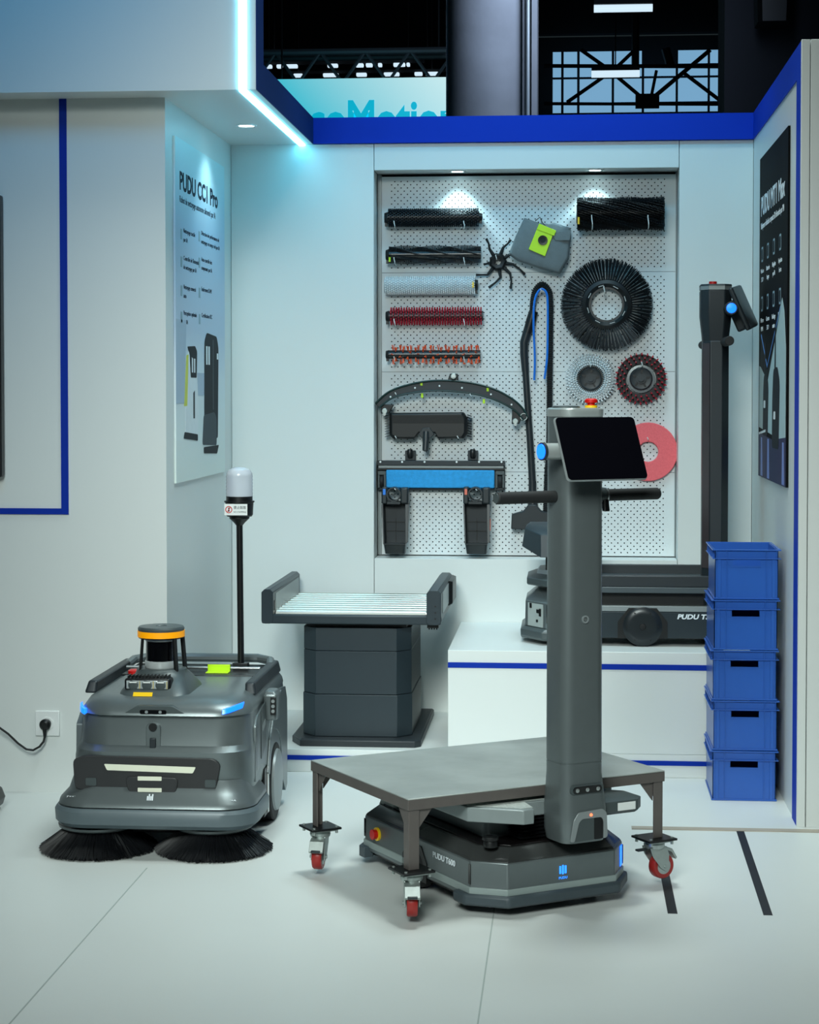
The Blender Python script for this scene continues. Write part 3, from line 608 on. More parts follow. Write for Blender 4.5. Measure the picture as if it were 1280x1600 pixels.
# local frame: x to the right of its front, -y forward
hb = (-.262, .262, -.415, .415)
rings = [octo(*hb, .08, .045), octo(-.264, .264, -.417, .417, .08, .075), octo(-.262, .262, -.415, .415, .08, .082), octo(-.262, .262, -.415, .415, .08, .155)]
obj('base_body', MB().loft(rings), GREY, rb, 0.004)
obj('shoulder', MB().loft([octo(-.261, .261, -.414, .414, .08, .1552), octo(-.256, .256, -.409, .409, .078, .162), octo(-.225, .225, -.378, .378, .07, .190)]), mat('glossy_dark_shoulder', '#3a3c3c', 0.22, 0.2), rb, 0.002)
obj('deck', MB().loft([octo(-.215, .215, -.368, .368, .07, .1902), octo(-.215, .215, -.368, .368, .07, .194)]), mat('black_deck', '#141112', 0.25), rb, 0.002)
obj('underside', MB().loft([octo(-.24, .24, -.39, .39, .07, .03), octo(-.24, .24, -.39, .39, .07, .0448)]), BLACK, rb)
band = [(x * 1.004, y * 1.003, z) for x, y, z in octo(*hb, .08, .082)]
obj('lower_band', MB().loft([octo(-.2655, .2655, -.4185, .4185, .08, .058), octo(-.2655, .2655, -.4185, .4185, .08, .080)]), mat('pale_grey_band', '#8f9c9b', 0.4, 0.1), rb, 0.002)
BUMP = mat('blue_grey_bumper', '#3f4a50', 0.5, 0.05)
def ushape(y0, y1, out, z0, z1, sgn):
    # U shaped bumper hugging one end of the base
    o_ = [(-.275 - out, y1), (-.275 - out, y0 + .09), (-.19, y0 - out), (.19, y0 - out), (.275 + out, y0 + .09), (.275 + out, y1), (.25, y1), (.25, y0 + .12), (.17, y0 + .035), (-.17, y0 + .035), (-.25, y0 + .12), (-.25, y1)]
    o_ = [(a, sgn * b) for a, b in o_]
    return MB().prism(o_, z0, z1)
obj('bumper', ushape(-.425, -.27, .008, .028, .062, 1), BUMP, rb, 0.008)
obj('bumper', ushape(-.425, -.30, .008, .028, .062, -1), BUMP, rb, 0.008)
for x in (-.2628, .2608):
    for y in (-.340, .328): obj('sensor_slot', MB().box(x, x + .002, y, y + .012, .088, .145), GLOSS, rb, 0)
for sx in (1,):
    q = obj('front_light', MB().box(-.030, .030, -.0015, .0, .086, .146), LEDB if sx == 1 else GLOSS, rb, label='glowing blue corner light' if sx == 1 else None)
    q.location = (sx * .222, -.3755, 0); q.rotation_euler = (0, 0, sx * PI / 4)
    if sx == 1: q.location = (.247, -.3505, 0); q.scale = (.45, 1, 1)
# wheel housings
for sx in (1, -1):
    hx = sx * .263
    mb = MB(); P_ = [(-.08, .03), (-.08, .09), (-.045, .135), (.035, .135), (.075, .09), (.075, .03)]
    x0, x1 = sorted((hx, sx * .2655)); mb.loft([[(x0, a, b) for a, b in P_], [(x1, a, b) for a, b in P_]])
    obj('wheel_housing', mb, BLACK, rb)
    obj('drive_wheel', MB().cyl((sx * .225, 0, .062), (sx * .267, 0, .062), .062, n=28), RUBBER, rb, 0.004)
for x in (-.17, .17):
    for y in (-.3, .3): obj('caster_wheel', MB().cyl((x - .012, y, .022), (x + .012, y, .022), .022, n=16), GREYL, rb)
# emergency stop at rear left
eb = obj('emergency_plate', MB().cyl((-.2615, .245, .113), (-.268, .245, .113), .021, n=28), YEL, rb, label='yellow ring')
obj('emergency_button', MB().cyl((-.2675, .245, .113), (-.283, .245, .113), .014, .016, n=24), RED, eb)
text('lettering', 'PUDU T600', 0.024, WINK, rb, T_(-.2645, -.118, .120) @ R_(-PI / 2, 'Z') @ RX, width=.135, bold=0.0006)
lgm = mat('blue_lit_logo', '#2080ff', 0.3, emit='#2b86ff', es=2.0)
lg = obj('front_logo', MB().prism(rpoly([(-.012, .105), (-.006, .105), (-.006, .128), (-.012, .128)], .002), 0, .001).prism(rpoly([(-.003, .103), (.003, .103), (.003, .130), (-.003, .130)], .002), 0, .001).prism(rpoly([(.006, .105), (.012, .105), (.012, .128), (.006, .128)], .002), 0, .001), lgm, rb, 0, 0, 'stuff', 'glowing blue logo'); lg.data.transform(T_(0.002, -.4155, 0) @ RX)
text('lettering', 'PUDU', 0.010, lgm, rb, T_(-.012, -.4162, .090) @ RX, width=.028)
# lift column, lift plate
obj('lift_column', MB().loft([rrect(-.17, .17, -.27, .27, .03, .194), rrect(-.17, .17, -.27, .27, .03, .2635)]), GREYD, rb, 0.004)
obj('sensor_turret', MB().lathe([(.021, .194), (.022, .20), (.019, .212), (.024, .214), (.024, .222), (.018, .225), (.001, .226)], 24, T_(-.205, -.355, 0)), BLACK, rb)
LPM = mat('speckled_plate', '#a9b0ac', 0.6, 0.1, var=0.5, scale=160)
plate = [(-.262, -.32), (-.262, .38), (-.20, .43), (.20, .43), (.262, .38), (.262, -.28), (.085, -.28), (.085, -.345), (-.085, -.345), (-.105, -.432), (-.14, -.432)]
lp = obj('lift_plate', MB().prism(plate, .264, .3065), mat('pale_lift_grey', '#8b9596', 0.42, 0.25), rb, 0.003)
obj('plate_mat', MB().prism([(x * .95, y * .96) for x, y in plate], .3066, .3080), LPM, rb)
obj('plate_end', MB().loft([octo(.100, .266, -.436, -.300, .030, .264), octo(.092, .274, -.444, -.295, .030, .272), octo(.092, .274, -.444, -.295, .030, .303), octo(.105, .260, -.425, -.305, .030, .3064)]), GREYD, rb, 0.002)
obj('plate_label', MB().box(.172, .234, -.4455, -.4445, .275, .298), WHITE, rb, label='white label')
obj('rear_hump', MB().loft([octo(-.215, -.04, .20, .36, .03, .186), octo(-.205, -.05, .23, .34, .03, .232)]), LPM, rb, 0.002)
# bellows behind the column
for k in range(8): obj('bellows_fold', MB().loft([rrect(-.088, .07, -.335, -.275, .01, .196 + k * .0105), rrect(-.098, .08, -.345, -.265, .01, .201 + k * .0105), rrect(-.088, .07, -.335, -.275, .01, .2062 + k * .0105)]), BLACK, rb)
# upright column (frame: centre x .04)
cx = .04; y0, y1 = -.475, -.340
colr = [rrect(cx - .070, cx + .072, y0 - .005, y1, .03, .205, 6, .05), rrect(cx - .077, cx + .077, y0 - .014, y1, .035, .235, 6, .05), rrect(cx - .078, cx + .078, y0 - .012, y1, .035, .300, 6, .05), rrect(cx - .070, cx + .070, y0, y1, .032, .400, 6, .05),
        rrect(cx - .070, cx + .070, y0, y1, .032, .4305, 6, .05), rrect(cx - .0685, cx + .0685, y0 + .0015, y1, .032, .431, 6, .05), rrect(cx - .0685, cx + .0685, y0 + .0015, y1, .032, .434, 6, .05), rrect(cx - .070, cx + .070, y0, y1, .032, .4345, 6, .05), rrect(cx - .068, cx + .068, y0, y1, .032, 1.425, 6, .05)]
obj('column', MB().loft(colr), GREY, rb, 0, 40)
obj('column_cap', MB().loft([rrect(cx - .070, cx + .070, y0 - .002, y1, .034, 1.425, 6, .05), rrect(cx - .071, cx + .071, y0 - .003, y1, .034, 1.430, 6, .05), rrect(cx - .071, cx + .071, y0 - .003, y1, .034, 1.446, 6, .05), rrect(cx - .067, cx + .067, y0, y1 - .003, .034, 1.450, 6, .05)]), mat('silver_ring', '#aab2b2', 0.35, 0.4), rb, 0, 40)
obj('scanner_disc', MB().lathe([(.040, 1.450), (.040, 1.454), (.034, 1.456), (.001, 1.456)], 32, T_(cx - .025, -.405, 0)), GREYD, rb)
eb = obj('emergency_base', MB().cyl((cx + .045, -.43, 1.449), (cx + .045, -.43, 1.457), .018, n=24), YEL, rb)
obj('emergency_button', MB().lathe([(.011, 1.457), (.011, 1.463), (.019, 1.465), (.019, 1.473), (.012, 1.477)], 24, T_(cx + .045, -.43, 0)), RED, eb)
sb = obj('camera_bezel', MB().loft([rrect(-.062, .052, -.016, .014, .013, 0), rrect(-.060, .050, -.014, .012, .011, .006)], RX), GREYD, rb, 0, 40); sb.location = (cx + .006, y0 - .0035, .360); sb.rotation_euler = (0.05, 0, 0)
cw = obj('camera_window', MB().loft([rrect(-.054, .044, -.0125, .0085, .010, 0), rrect(-.053, .043, -.0115, .0075, .009, .002)], RX), GLOSS, rb, 0, 40); cw.location = (cx + .006, y0 - .0098, .360); cw.rotation_euler = (0.05, 0, 0)
for x in (-.040, -.006, .030): obj('camera_lens', MB().lathe([(.0062, 0), (.0055, .001), (.001, .0015)], 16, T_(x, -.002, -.002) @ RX), STEEL, cw)
ar = [(-.062, .002), (-.050, .062), (-.034, .084), (.048, .088), (.062, .076), (.066, .006), (.052, .0), (.052, .052), (.044, .064), (-.022, .064), (-.032, .054), (-.047, .0)]
o = obj('foot_arch', MB().prism(rpoly(ar, .006, 3), 0, .004, RX), GREYL, rb, 0.001); o.location = (cx, y0 - .0135, .212)
o = obj('foot_recess', MB().prism(rpoly([(-.046, .001), (-.032, .054), (-.022, .064), (.020, .064), (.020, .001)], .004), 0, .0015, RX), GREYD, rb); o.location = (cx, y0 - .0135, .212)
o = obj('foot_shade_patch', MB().prism(rpoly([(.0205, .001), (.0205, .064), (.044, .064), (.051, .052), (.051, .001)], .004), 0, .001, RX), BLACK, rb); o.location = (cx, y0 - .0135, .212)  # flat black patch painting the shaded right side of the arch recess
obj('indicator_lamp', MB().lathe([(.0045, 0), (.004, .002), (.001, .003)], 16, T_(cx + .008, y0 - .0178, .286) @ RX), mat('orange_led', '#ff7040', 0.3, emit='#ff6a48', es=3.5), rb, label='glowing orange lamp')
tg = obj('round_port', MB().ringlathe([(.007, 0), (.0115, 0), (.0115, .003), (.007, .003)], 28, T_(cx - .003, y0 - .0003, .846) @ RX), GREYL, rb)
obj('port_core', MB().lathe([(.0045, 0), (.004, .0025), (.001, .003)], 20, T_(cx - .003, y0 - .0003, .846) @ RX), STEEL, tg)
# handle bars
for a, b in ((-.262, -.062), (.062, .290)):
    hbar = obj('handle_grip', MB().tube([(cx + a, -.415, 1.196), (cx + b, -.415, 1.196)], .0175, 24), RUBBER, rb, 0.003, 50)
    e = cx + (a if a < 0 else b); s_ = -1 if a < 0 else 1
    obj('grip_cap', MB().cyl((e, -.415, 1.196), (e + s_ * .003, -.415, 1.196), .0145, n=24), GREYD, hbar)
kn = obj('clamp_collar', MB().cyl((cx + .072, -.415, 1.196), (cx + .098, -.415, 1.196), .023, n=24), GREYD, rb, 0.002)
obj('clamp_ring', MB().cyl((cx + .100, -.415, 1.196), (cx + .106, -.415, 1.196), .022, n=24), STEEL, kn)
obj('thumb_lever', MB().loft([rrect(cx + .086, cx + .106, -.440, -.425, .004, 1.150), rrect(cx + .088, cx + .104, -.436, -.418, .004, 1.185)]), BLACK, kn, 0.002)
# scanner arm with blue button, and tablet
sa = obj('swivel_barrel', MB().tube([(cx - .145, -.475, 1.328), (cx + .04, -.475, 1.328)], .0235, 32), mat('silver_barrel', '#a4abab', 0.35, 0.35), rb, 0.002, 50)
obj('barrel_ring', MB().cyl((cx - .151, -.475, 1.328), (cx - .143, -.475, 1.328), .0255, n=36), CHAR, sa)
obj('blue_button', MB().lathe([(.0215, 0), (.021, .003), (.001, .005)], 32, T_(cx - .151, -.475, 1.328) @ R_(-PI / 2, 'Y')), LEDB, sa, label='glowing blue button')
tilt = math.radians(-23)
TM = T_(cx + .008, -.540, 1.337) @ R_(tilt, 'X')
tb_ = obj('tablet_body', MB().loft([[(x, y_, z) for x, z, y_ in rrect(-.134, .134, -.0945, .0945, .012, 0)], [(x, y_, z) for x, z, y_ in rrect(-.136, .136, -.0965, .0965, .013, .006)], [(x, y_, z) for x, z, y_ in rrect(-.126, .126, -.088, .088, .02, .016)]], TM), GREYL, rb, 0, 40)
obj('screen', MB().loft([[(x, y_, z) for x, z, y_ in rrect(-.133, .133, -.0935, .0935, .012, -.002)], [(x, y_, z) for x, z, y_ in rrect(-.133, .133, -.0935, .0935, .012, -.0002)]], TM), mat('dark_screen', '#06060c', 0.3, spec=0.25), tb_, 0, 40)
obj('tablet_neck', MB().cyl((cx + .01, -.47, 1.328), (cx + .01, -.515, 1.333), .028, n=20), GREYD, rb)

# ------------------------------------------------------------------ steel cart on red castors
CT = LW(-.065, -.10); hx, hy, TZ = .438, .325, .353
ct = thing('steel_cart', 'worn grey steel cart with four red castors, carried on the delivery robot', 'cart', (CT[0], CT[1], 0), RT)
obj('table_top', MB().box(-hx, hx, -hy, hy, TZ - .004, TZ), TABLE, ct, 0.0015)
for (x0, x1, y0_, y1_) in ((-hx, hx, -hy, -hy + .004), (-hx, hx, hy - .004, hy), (-hx, -hx + .004, -hy + .0042, hy - .0042), (hx - .004, hx, -hy + .0042, hy - .0042)):
    obj('side_rail', MB().box(x0, x1, y0_, y1_, TZ - .033, TZ - .0042), TFRAME, ct, 0.001)
L_ = .033
for sx, sy in ((-1, -1), (1, -1), (1, 1), (-1, 1)):
    x, y = sx * (hx - .0042), sy * (hy - .0042)
    mb = MB(); xa, xb = sorted((x, x - sx * L_)); ya, yb = sorted((y, y - sy * .0045)); mb.box(xa, xb, ya, yb, .150, TZ - .0045)
    xa, xb = sorted((x, x - sx * .0045)); ya, yb = sorted((y - sy * .0045, y - sy * L_)); mb.box(xa, xb, ya, yb, .150, TZ - .0045)
    obj('leg', mb, TFRAME, ct, 0.001)
    # gussets
    for ax in (0, 1):
        s_ = sx if ax == 0 else sy
        if ax == 0:
            yy = y - sy * .006; tri = [(x - sx * L_, TZ - .034), (x - sx * (L_ + .045), TZ - .034), (x - sx * L_, TZ - .09)]
            obj('gusset', MB().loft([[(a, yy, b) for a, b in tri], [(a, yy - sy * .004, b) for a, b in tri]]), TFRAME, ct)
        else:
            xx = x - sx * .006; tri = [(y - sy * L_, TZ - .034), (y - sy * (L_ + .045), TZ - .034), (y - sy * L_, TZ - .09)]
            obj('gusset', MB().loft([[(xx, a, b) for a, b in tri], [(xx - sx * .004, a, b) for a, b in tri]]), TFRAME, ct)
    cx_, cy_ = x - sx * .018, y - sy * .018
    mp_ = obj('mount_plate', MB().box(cx_ - .050, cx_ + .050, cy_ - .050, cy_ + .050, .143, .1495), BLACK, ct, 0.001)
    for bx in (-.038, .038):
        for by in (-.038, .038): obj('bolt', MB().cyl((cx_ + bx, cy_ + by, .131), (cx_ + bx, cy_ + by, .153), .0045, n=8), ZINC, mp_)
    # castor: heading angle differs
    ha = {(-1, -1): 1.12, (-1, 1): 0.92, (1, -1): -3.12, (1, 1): 0.4}[(sx, sy)]
    CM = T_(cx_, cy_, 0) @ R_(ha, 'Z')
    obj('castor_plate', MB().box(cx_ - .040, cx_ + .040, cy_ - .040, cy_ + .040, .1375, .1428), ZINC, ct, 0.001)
    obj('swivel_head', MB().lathe([(.030, .118), (.032, .124), (.032, .130), (.026, .137)], 28, T_(cx_, cy_, 0)), ZINC, ct)
    fk = MB()
    for q in (-1, 1):
        P_ = [(.030, .122), (-.030, .122), (-.040, .095), (-.038, .050), (-.026, .046), (-.010, .056), (.020, .095)]
        fk.loft([[(a, q * .0225, b) for a, b in P_], [(a, q * .0185, b) for a, b in P_]], CM)
    fk.box(-.026, .024, -.0175, .0175, .117, .122, CM)
    obj('castor_fork', fk, ZINC, ct, 0.001)
    wx, wz, wr = -.026, .0595, .0385
    wl = obj('castor_wheel', MB().lathe([(.026, -.015), (wr - .003, -.015), (wr, -.011), (wr, .011), (wr - .003, .015), (.026, .015)], 36, CM @ T_(wx, 0, wz) @ R_(PI / 2, 'X')), REDW, ct, 0, 40)
    obj('wheel_hub', MB().lathe([(.024, -.0155), (.020, -.012), (.008, -.0165), (.008, .0165), (.020, .012), (.024, .0155)], 28, CM @ T_(wx, 0, wz) @ R_(PI / 2, 'X')), ZINC, wl)
    obj('axle_bolt', MB().cyl((wx, -.027, wz), (wx, .027, wz), .0055, n=10, m=CM), ZINC, wl)
    obj('brake_cover', MB().loft([[(a, q, b) for a, b in ((-.028, .120), (-.052, .112), (-.070, .084), (-.066, .078), (-.050, .102), (-.028, .112))] for q in (-.022, .022)], CM), ZINC, ct, 0.001)
    obj('brake_pedal', MB().box(-.078, -.060, -.014, .014, .082, .088, CM) if (sx, sy) != (1, -1) else MB().box(.030, .065, -.008, .008, .112, .118, CM), CHAR, ct, 0.001)
# ------------------------------------------------------------------ roller conveyor pedestal
cv = thing('roller_conveyor', 'dark roller conveyor tray on a tall charcoal pedestal, standing on low platform', 'conveyor', (-.84, 7.88, PT))
Z = -PT
obj('base_plate', MB().loft([[(x * s, y * s, z_) for x, y in ((-.262, -.27), (-.217, -.37), (.240, -.37), (.262, -.345), (.262, .40), (-.262, .40))] for z_, s in ((.0, 1), (.024, 1), (.030, .975))]), CHAR, cv, 0.002)
def colsec(z0, z1, e=0.0):
    return MB().loft([octo(-.217 + e, .217 - e, -.31 + e, .28 - e, .055, z0 + Z, .06), octo(-.217 + e, .217 - e, -.31 + e, .28 - e, .055, z1 + Z, .06)])
CH2 = mat('blue_charcoal_paint', '#27333a', 0.42, 0.1, var=0.04, bump=0.08, bscale=500)
for a, b, e in ((.121, .288, -.003), (.2895, .462, 0), (.4635, .555, .0)): obj('column_section', colsec(a, b, e), CH2, cv, 0.002)
obj('top_neck', MB().box(-.20, .20, -.28, .26, .556 + Z, .578 + Z), BLACK, cv)
# tray
obj('tray_frame', MB().box(-.372, .342, -.36, -.325, .575 + Z, .612 + Z), CH2, cv, 0.006)
obj('tray_floor', MB().box(-.330, .290, -.325, .385, .579 + Z, .592 + Z), BLACK, cv)
obj('tray_frame', MB().box(-.372, .342, .385, .40, .575 + Z, .612 + Z), CH2, cv, 0.004)
def arm(x0, x1, inner):
    # rounded upright guard running back along one side
    pr = [(x0, .585), (x0 + .012, .575), (x1 - .012, .575), (x1, .585), (x1, .700), (x1 - .012, .712), (x0 + .012, .712), (x0, .700)]
    t_ = obj('side_guard', MB().loft([[(x, -.362, z + Z) for x, z in pr], [(x, .40, z + Z) for x, z in pr]]), CH2, cv, 0.002)
    xi = x1 if inner > 0 else x0
    a, b = (xi, xi + .002) if inner > 0 else (xi - .002, xi)
    obj('guard_liner', MB().box(a, b, -.30, .36, .618 + Z, .690 + Z), GREYL, t_)
    obj('guard_slot', MB().box(a, b + .0005, -.335, -.315, .625 + Z, .665 + Z), BLACK, t_)
    return t_
ga = arm(-.372, -.325, 1); gb = arm(.285, .342, -1)
o = obj('outer_panel', MB().box(.3422, .3445, -.27, .33, .612 + Z, .695 + Z), GREYL, gb)
o = obj('outer_rim', MB().loft([[(.3422, y, z + Z) for y, z in ((.10, .60), (.38, .60), (.38, .705), (.10, .705))], [(.360, y, z + Z) for y, z in ((.12, .61), (.36, .61), (.36, .70), (.12, .70))]]), BLACK, gb, 0.002)
for k, z in enumerate((.60, .625, .65)): obj('screw', MB().cyl((.32 + 0 * k, -.3635, z + Z), (.32, -.362, z + Z), .0035, n=8), BLACK, gb)
obj('cable_port', MB().box(.285, .33, -.33, -.29, .560 + Z, .575 + Z), BLACK, cv)
for k in range(4): obj('port_pin', MB().cyl((.292 + k * .010, -.31, .560 + Z), (.292 + k * .010, -.31, .552 + Z), .003, n=8), BLACK, cv)
ROLL = mat('polished_roller', '#d5d1c6', 0.36, 1.0, var=0.02)
for k in range(9): obj('roller', MB().cyl((-.322, -.288 + k * .079, .609 + Z), (.282, -.288 + k * .079, .609 + Z), .0165, n=24), ROLL, cv)
obj('front_roller_strip', MB().box(-.320, .280, -.324, -.319, .603 + Z, .618 + Z), mat('white_strip', '#e2e4dc', 0.35), cv)

# ------------------------------------------------------------------ side-on delivery robot on the plinth
pz = .4875
r3 = thing('delivery_robot', 'dark flat delivery robot with tray and rear column, standing on the display plinth', 'robot', (.24, 7.87, pz))
z = 0
DG = mat('slate_side_paint', '#303a40', 0.35, 0.3, var=0.05)
o8 = lambda x0, x1, y0, y1, zz, c=.085, cy=.12: octo(x0, x1, y0, y1, c, zz - pz, cy)
obj('underside', MB().loft([o8(-.36, .40, -.23, .23, .515), o8(-.36, .40, -.23, .23, .535)]), BLACK, r3)
obj('chassis', MB().loft([o8(-.40, .41, -.25, .25, .520), o8(-.40, .41, -.25, .25, .625)]), DG, r3, 0.003)
obj('trim_strip', MB().loft([o8(-.395, .408, -.252, .252, .626), o8(-.395, .408, -.252, .252, .648)]), GREYL, r3, 0.002)
obj('core_gap', MB().loft([o8(-.30, .38, -.22, .22, .649), o8(-.30, .38, -.22, .22, .70)]), BLACK, r3)
nose = obj('nose_bumper', MB().loft([o8(-.425, -.20, -.262, .262, .505), o8(-.43, -.20, -.268, .268, .515), o8(-.43, -.20, -.268, .268, .540), o8(-.415, -.20, -.258, .258, .552)]), GREYD, r3, 0.003)
nb = obj('nose_cover', MB().loft([o8(-.412, -.19, -.256, .256, .552), o8(-.410, -.19, -.256, .256, .655), o8(-.36, -.19, -.20, .20, .700)]), GREY, r3, 0.003)
cpn = Matrix(((.58, .0, -.81, -.3675), (-.81, 0, -.58, -.1965), (0, 1, 0, 0), (0, 0, 0, 1)))
pnl = obj('corner_panel', MB().box(-.052, .052, .556 - pz, .648 - pz, 0.001, .0035, cpn), mat('pale_panel', '#a9b2b0', 0.4), nb)
for u, v, wd, hg in ((-.036, .628, .012, .02), (.012, .612, .02, .014), (.03, .60, .012, .03), (.01, .575, .01, .01)): obj('connector_port', MB().box(u, u + wd, v - pz, v + hg - pz, .0036, .0065, cpn), BLACK, pnl)
obj('side_window', MB().box(-.325, -.20, -.2585, -.256, .575 - pz, .650 - pz), GLOSS, nb)
ub = obj('upper_bumper', MB().loft([o8(-.40, -.16, -.245, .245, .716), o8(-.405, -.16, -.25, .25, .722), o8(-.405, -.16, -.25, .25, .745), o8(-.37, -.16, -.22, .22, .760)]), GREYD, r3, 0.002)
obj('bumper_liner', MB().loft([o8(-.365, -.17, -.215, .215, .760), o8(-.355, -.17, -.21, .21, .775)]), GREYL, ub)
obj('bumper_stem', MB().loft([o8(-.33, -.18, -.19, .19, .698), o8(-.33, -.18, -.19, .19, .717)]), BLACK, r3)
for x, y in ((-.33, -.13), (-.27, -.19), (-.20, -.19)): obj('head_post', MB().box(x, x + .024, y, y + .03, .7755 - pz, .852 - pz), BLACK, r3, 0.003)
hd = obj('sensor_head', MB().loft([[(a - .425, b, c - pz) for a, b, c in ((-.00, .13, .868), (.00, -.13, .872), (.075, -.235, .835), (.28, -.235, .835), (.28, .13, .835))], [(a - .425, b, c - pz) for a, b, c in ((.012, .13, .940), (.012, -.13, .945), (.075, -.225, .925), (.28, -.225, .925), (.28, .13, .94))], [(a - .425, b, c - pz) for a, b, c in ((.03, .11, .955), (.03, -.10, .960), (.085, -.195, .945), (.27, -.195, .945), (.27, .11, .955))]]), CH2, r3, 0.003)
text('lettering', '••', 0.018, GREYL, hd, T_(-.372, -.165, .905 - pz) @ R_(-.95, 'Z') @ RX)
obj('lime_tag', MB().box(-.31, -.29, -.1, -.07, .962 - pz, .972 - pz), LIME, hd)
# tray
obj('tray_plate', MB().loft([o8(-.18, .40, -.262, .262, .700, .03, .03), o8(-.18, .40, -.262, .262, .724, .03, .03)]), mat('mid_slate', '#4b555a', 0.4, 0.2), r3, 0.003)
obj('tray_bottom', MB().box(-.15, .37, -.23, .23, .7245 - pz, .731 - pz), mat('tray_mat', '#3a4347', 0.5), r3)
for b in ((-.18, .40, -.262, -.232), (-.18, .40, .232, .262), (-.18, -.15, -.2315, .2315), (.37, .40, -.2315, .2315)): obj('tray_rim', MB().box(*b, .7245 - pz, .768 - pz), CHAR, r3, 0.003)
for x in (-.08, .08, .26): obj('tray_screw', MB().cyl((x, .0, .731 - pz), (x, .0, .734 - pz), .006, n=12), BLACK, r3)
# wheels
def wheel3(x, y, s):
    h = [(-.098, .520), (-.098, .585), (-.055, .640), (.055, .640), (.098, .585), (.098, .520)]
    obj('wheel_housing', MB().loft([[(x + a, y + s * .001, b - pz) for a, b in h], [(x + a, y + s * .0035, b - pz) for a, b in h]]), BLACK, r3)
    wv = obj('side_wheel', MB().lathe([(.074, -.04), (.078, -.034), (.078, .0), (.070, .006), (.050, .009), (.020, .007), (.001, .007)], 40, T_(x, y + s * .004, .566 - pz) @ R_(s * -PI / 2, 'X')), mat('wheel_cap', '#22282c', 0.3, 0.2), r3, 0, 35)
    for k in range(6):
        a = k * PI / 3; obj('wheel_screw', MB().cyl((x + .062 * math.cos(a), y + s * .009, .566 - pz + .062 * math.sin(a)), (x + .062 * math.cos(a), y + s * .014, .566 - pz + .062 * math.sin(a)), .003, n=8), BLACK, wv)
    obj('hub_cap', MB().lathe([(.014, .006), (.012, .010), (.001, .011)], 20, T_(x, y + s * .004, .566 - pz) @ R_(s * -PI / 2, 'X')), BLACK, wv)
wheel3(.055, -.25, -1); wheel3(.055, .25, 1)
for x in (-.30, .32): obj('small_wheel', MB().cyl((x, -.15, .022), (x, .15, .022), .022, n=20), RUBBER, r3)
text('lettering', 'PUDU T300', 0.026, WINK, r3, T_(.190, -.2515, .598 - pz) @ RX, width=.16, bold=0.001, shear=0.2)
# rear column
kx, ky = .355, .03
obj('rear_column', MB().loft([[(kx + x, ky + y, zz - pz) for x, y, _ in octo(-.052, .052, -.07, .07, .028, 0, .03)] for zz in (.7315, 1.70)]), CHAR, r3, 0.003)
obj('column_face', MB().loft([[(kx + a, ky + b, zz - pz) for a, b in ((-.052, -.042), (-.0265, -.0705), (-.0275, -.0715), (-.0535, -.0425))] for zz in (.78, 1.69)]), mat('reddish_glass', '#4b4446', 0.2, 0.2, var=0.3, scale=4), r3)
hc = obj('column_head', MB().loft([[(kx + x * s, ky + y * s, zz - pz) for x, y, _ in octo(-.062, .062, -.075, .075, .03, 0, .03)] for zz, s in ((1.68, .82), (1.72, .86), (1.80, 1.0), (1.905, 1.0))]), CHAR, r3, 0.004)
obj('head_ring', MB().loft([[(kx + x * s, ky + y * s, zz - pz) for x, y, _ in octo(-.062, .062, -.075, .075, .03, 0, .03)] for zz, s in ((1.906, 1.0), (1.922, 1.0))]), GREYL, hc)
obj('head_top', MB().loft([[(kx + x * s, ky + y * s, zz - pz) for x, y, _ in octo(-.062, .062, -.075, .075, .03, 0, .03)] for zz, s in ((1.9225, 1.02), (1.929, .98))]), CHAR, hc)
obj('emergency_button', MB().cyl((kx - .012, ky - .02, 1.929 - pz), (kx - .012, ky - .02, 1.941 - pz), .016, n=20), RED, hc)
for s_ in (-1, 1): pass
obj('handle_grip', MB().cyl((kx + .035, ky - .27, 1.695 - pz), (kx + .035, ky - .06, 1.695 - pz), .019, n=24), RUBBER, r3, 0.003)
obj('handle_grip', MB().cyl((kx - .035, ky + .06, 1.69 - pz), (kx - .035, ky + .25, 1.69 - pz), .017, n=24), RUBBER, r3, 0.003)
sw = obj('swivel_barrel', MB().cyl((kx + .052, ky - .155, 1.828 - pz), (kx + .052, ky + .15, 1.828 - pz), .026, n=28), CHAR, r3, 0.002)
obj('blue_button', MB().lathe([(.020, 0), (.019, .004), (.001, .006)], 28, T_(kx + .052, ky - .155, 1.828 - pz) @ RX), LEDB, sw, label='glowing blue button')
tm = T_(kx + .115, ky, 1.838 - pz) @ R_(math.radians(-24), 'Y') @ R_(math.radians(-14), 'Z')
tb3 = obj('tablet_body', MB().box(-.012, .006, -.125, .125, -.092, .092, tm), CHAR, r3, 0.006)
obj('screen', MB().box(.0062, .008, -.12, .12, -.087, .087, tm), MATS['dark_screen'], tb3)
obj('tablet_mount', MB().box(-.055, -.012, -.06, .06, -.085, .045, tm), CHAR, r3, 0.008)

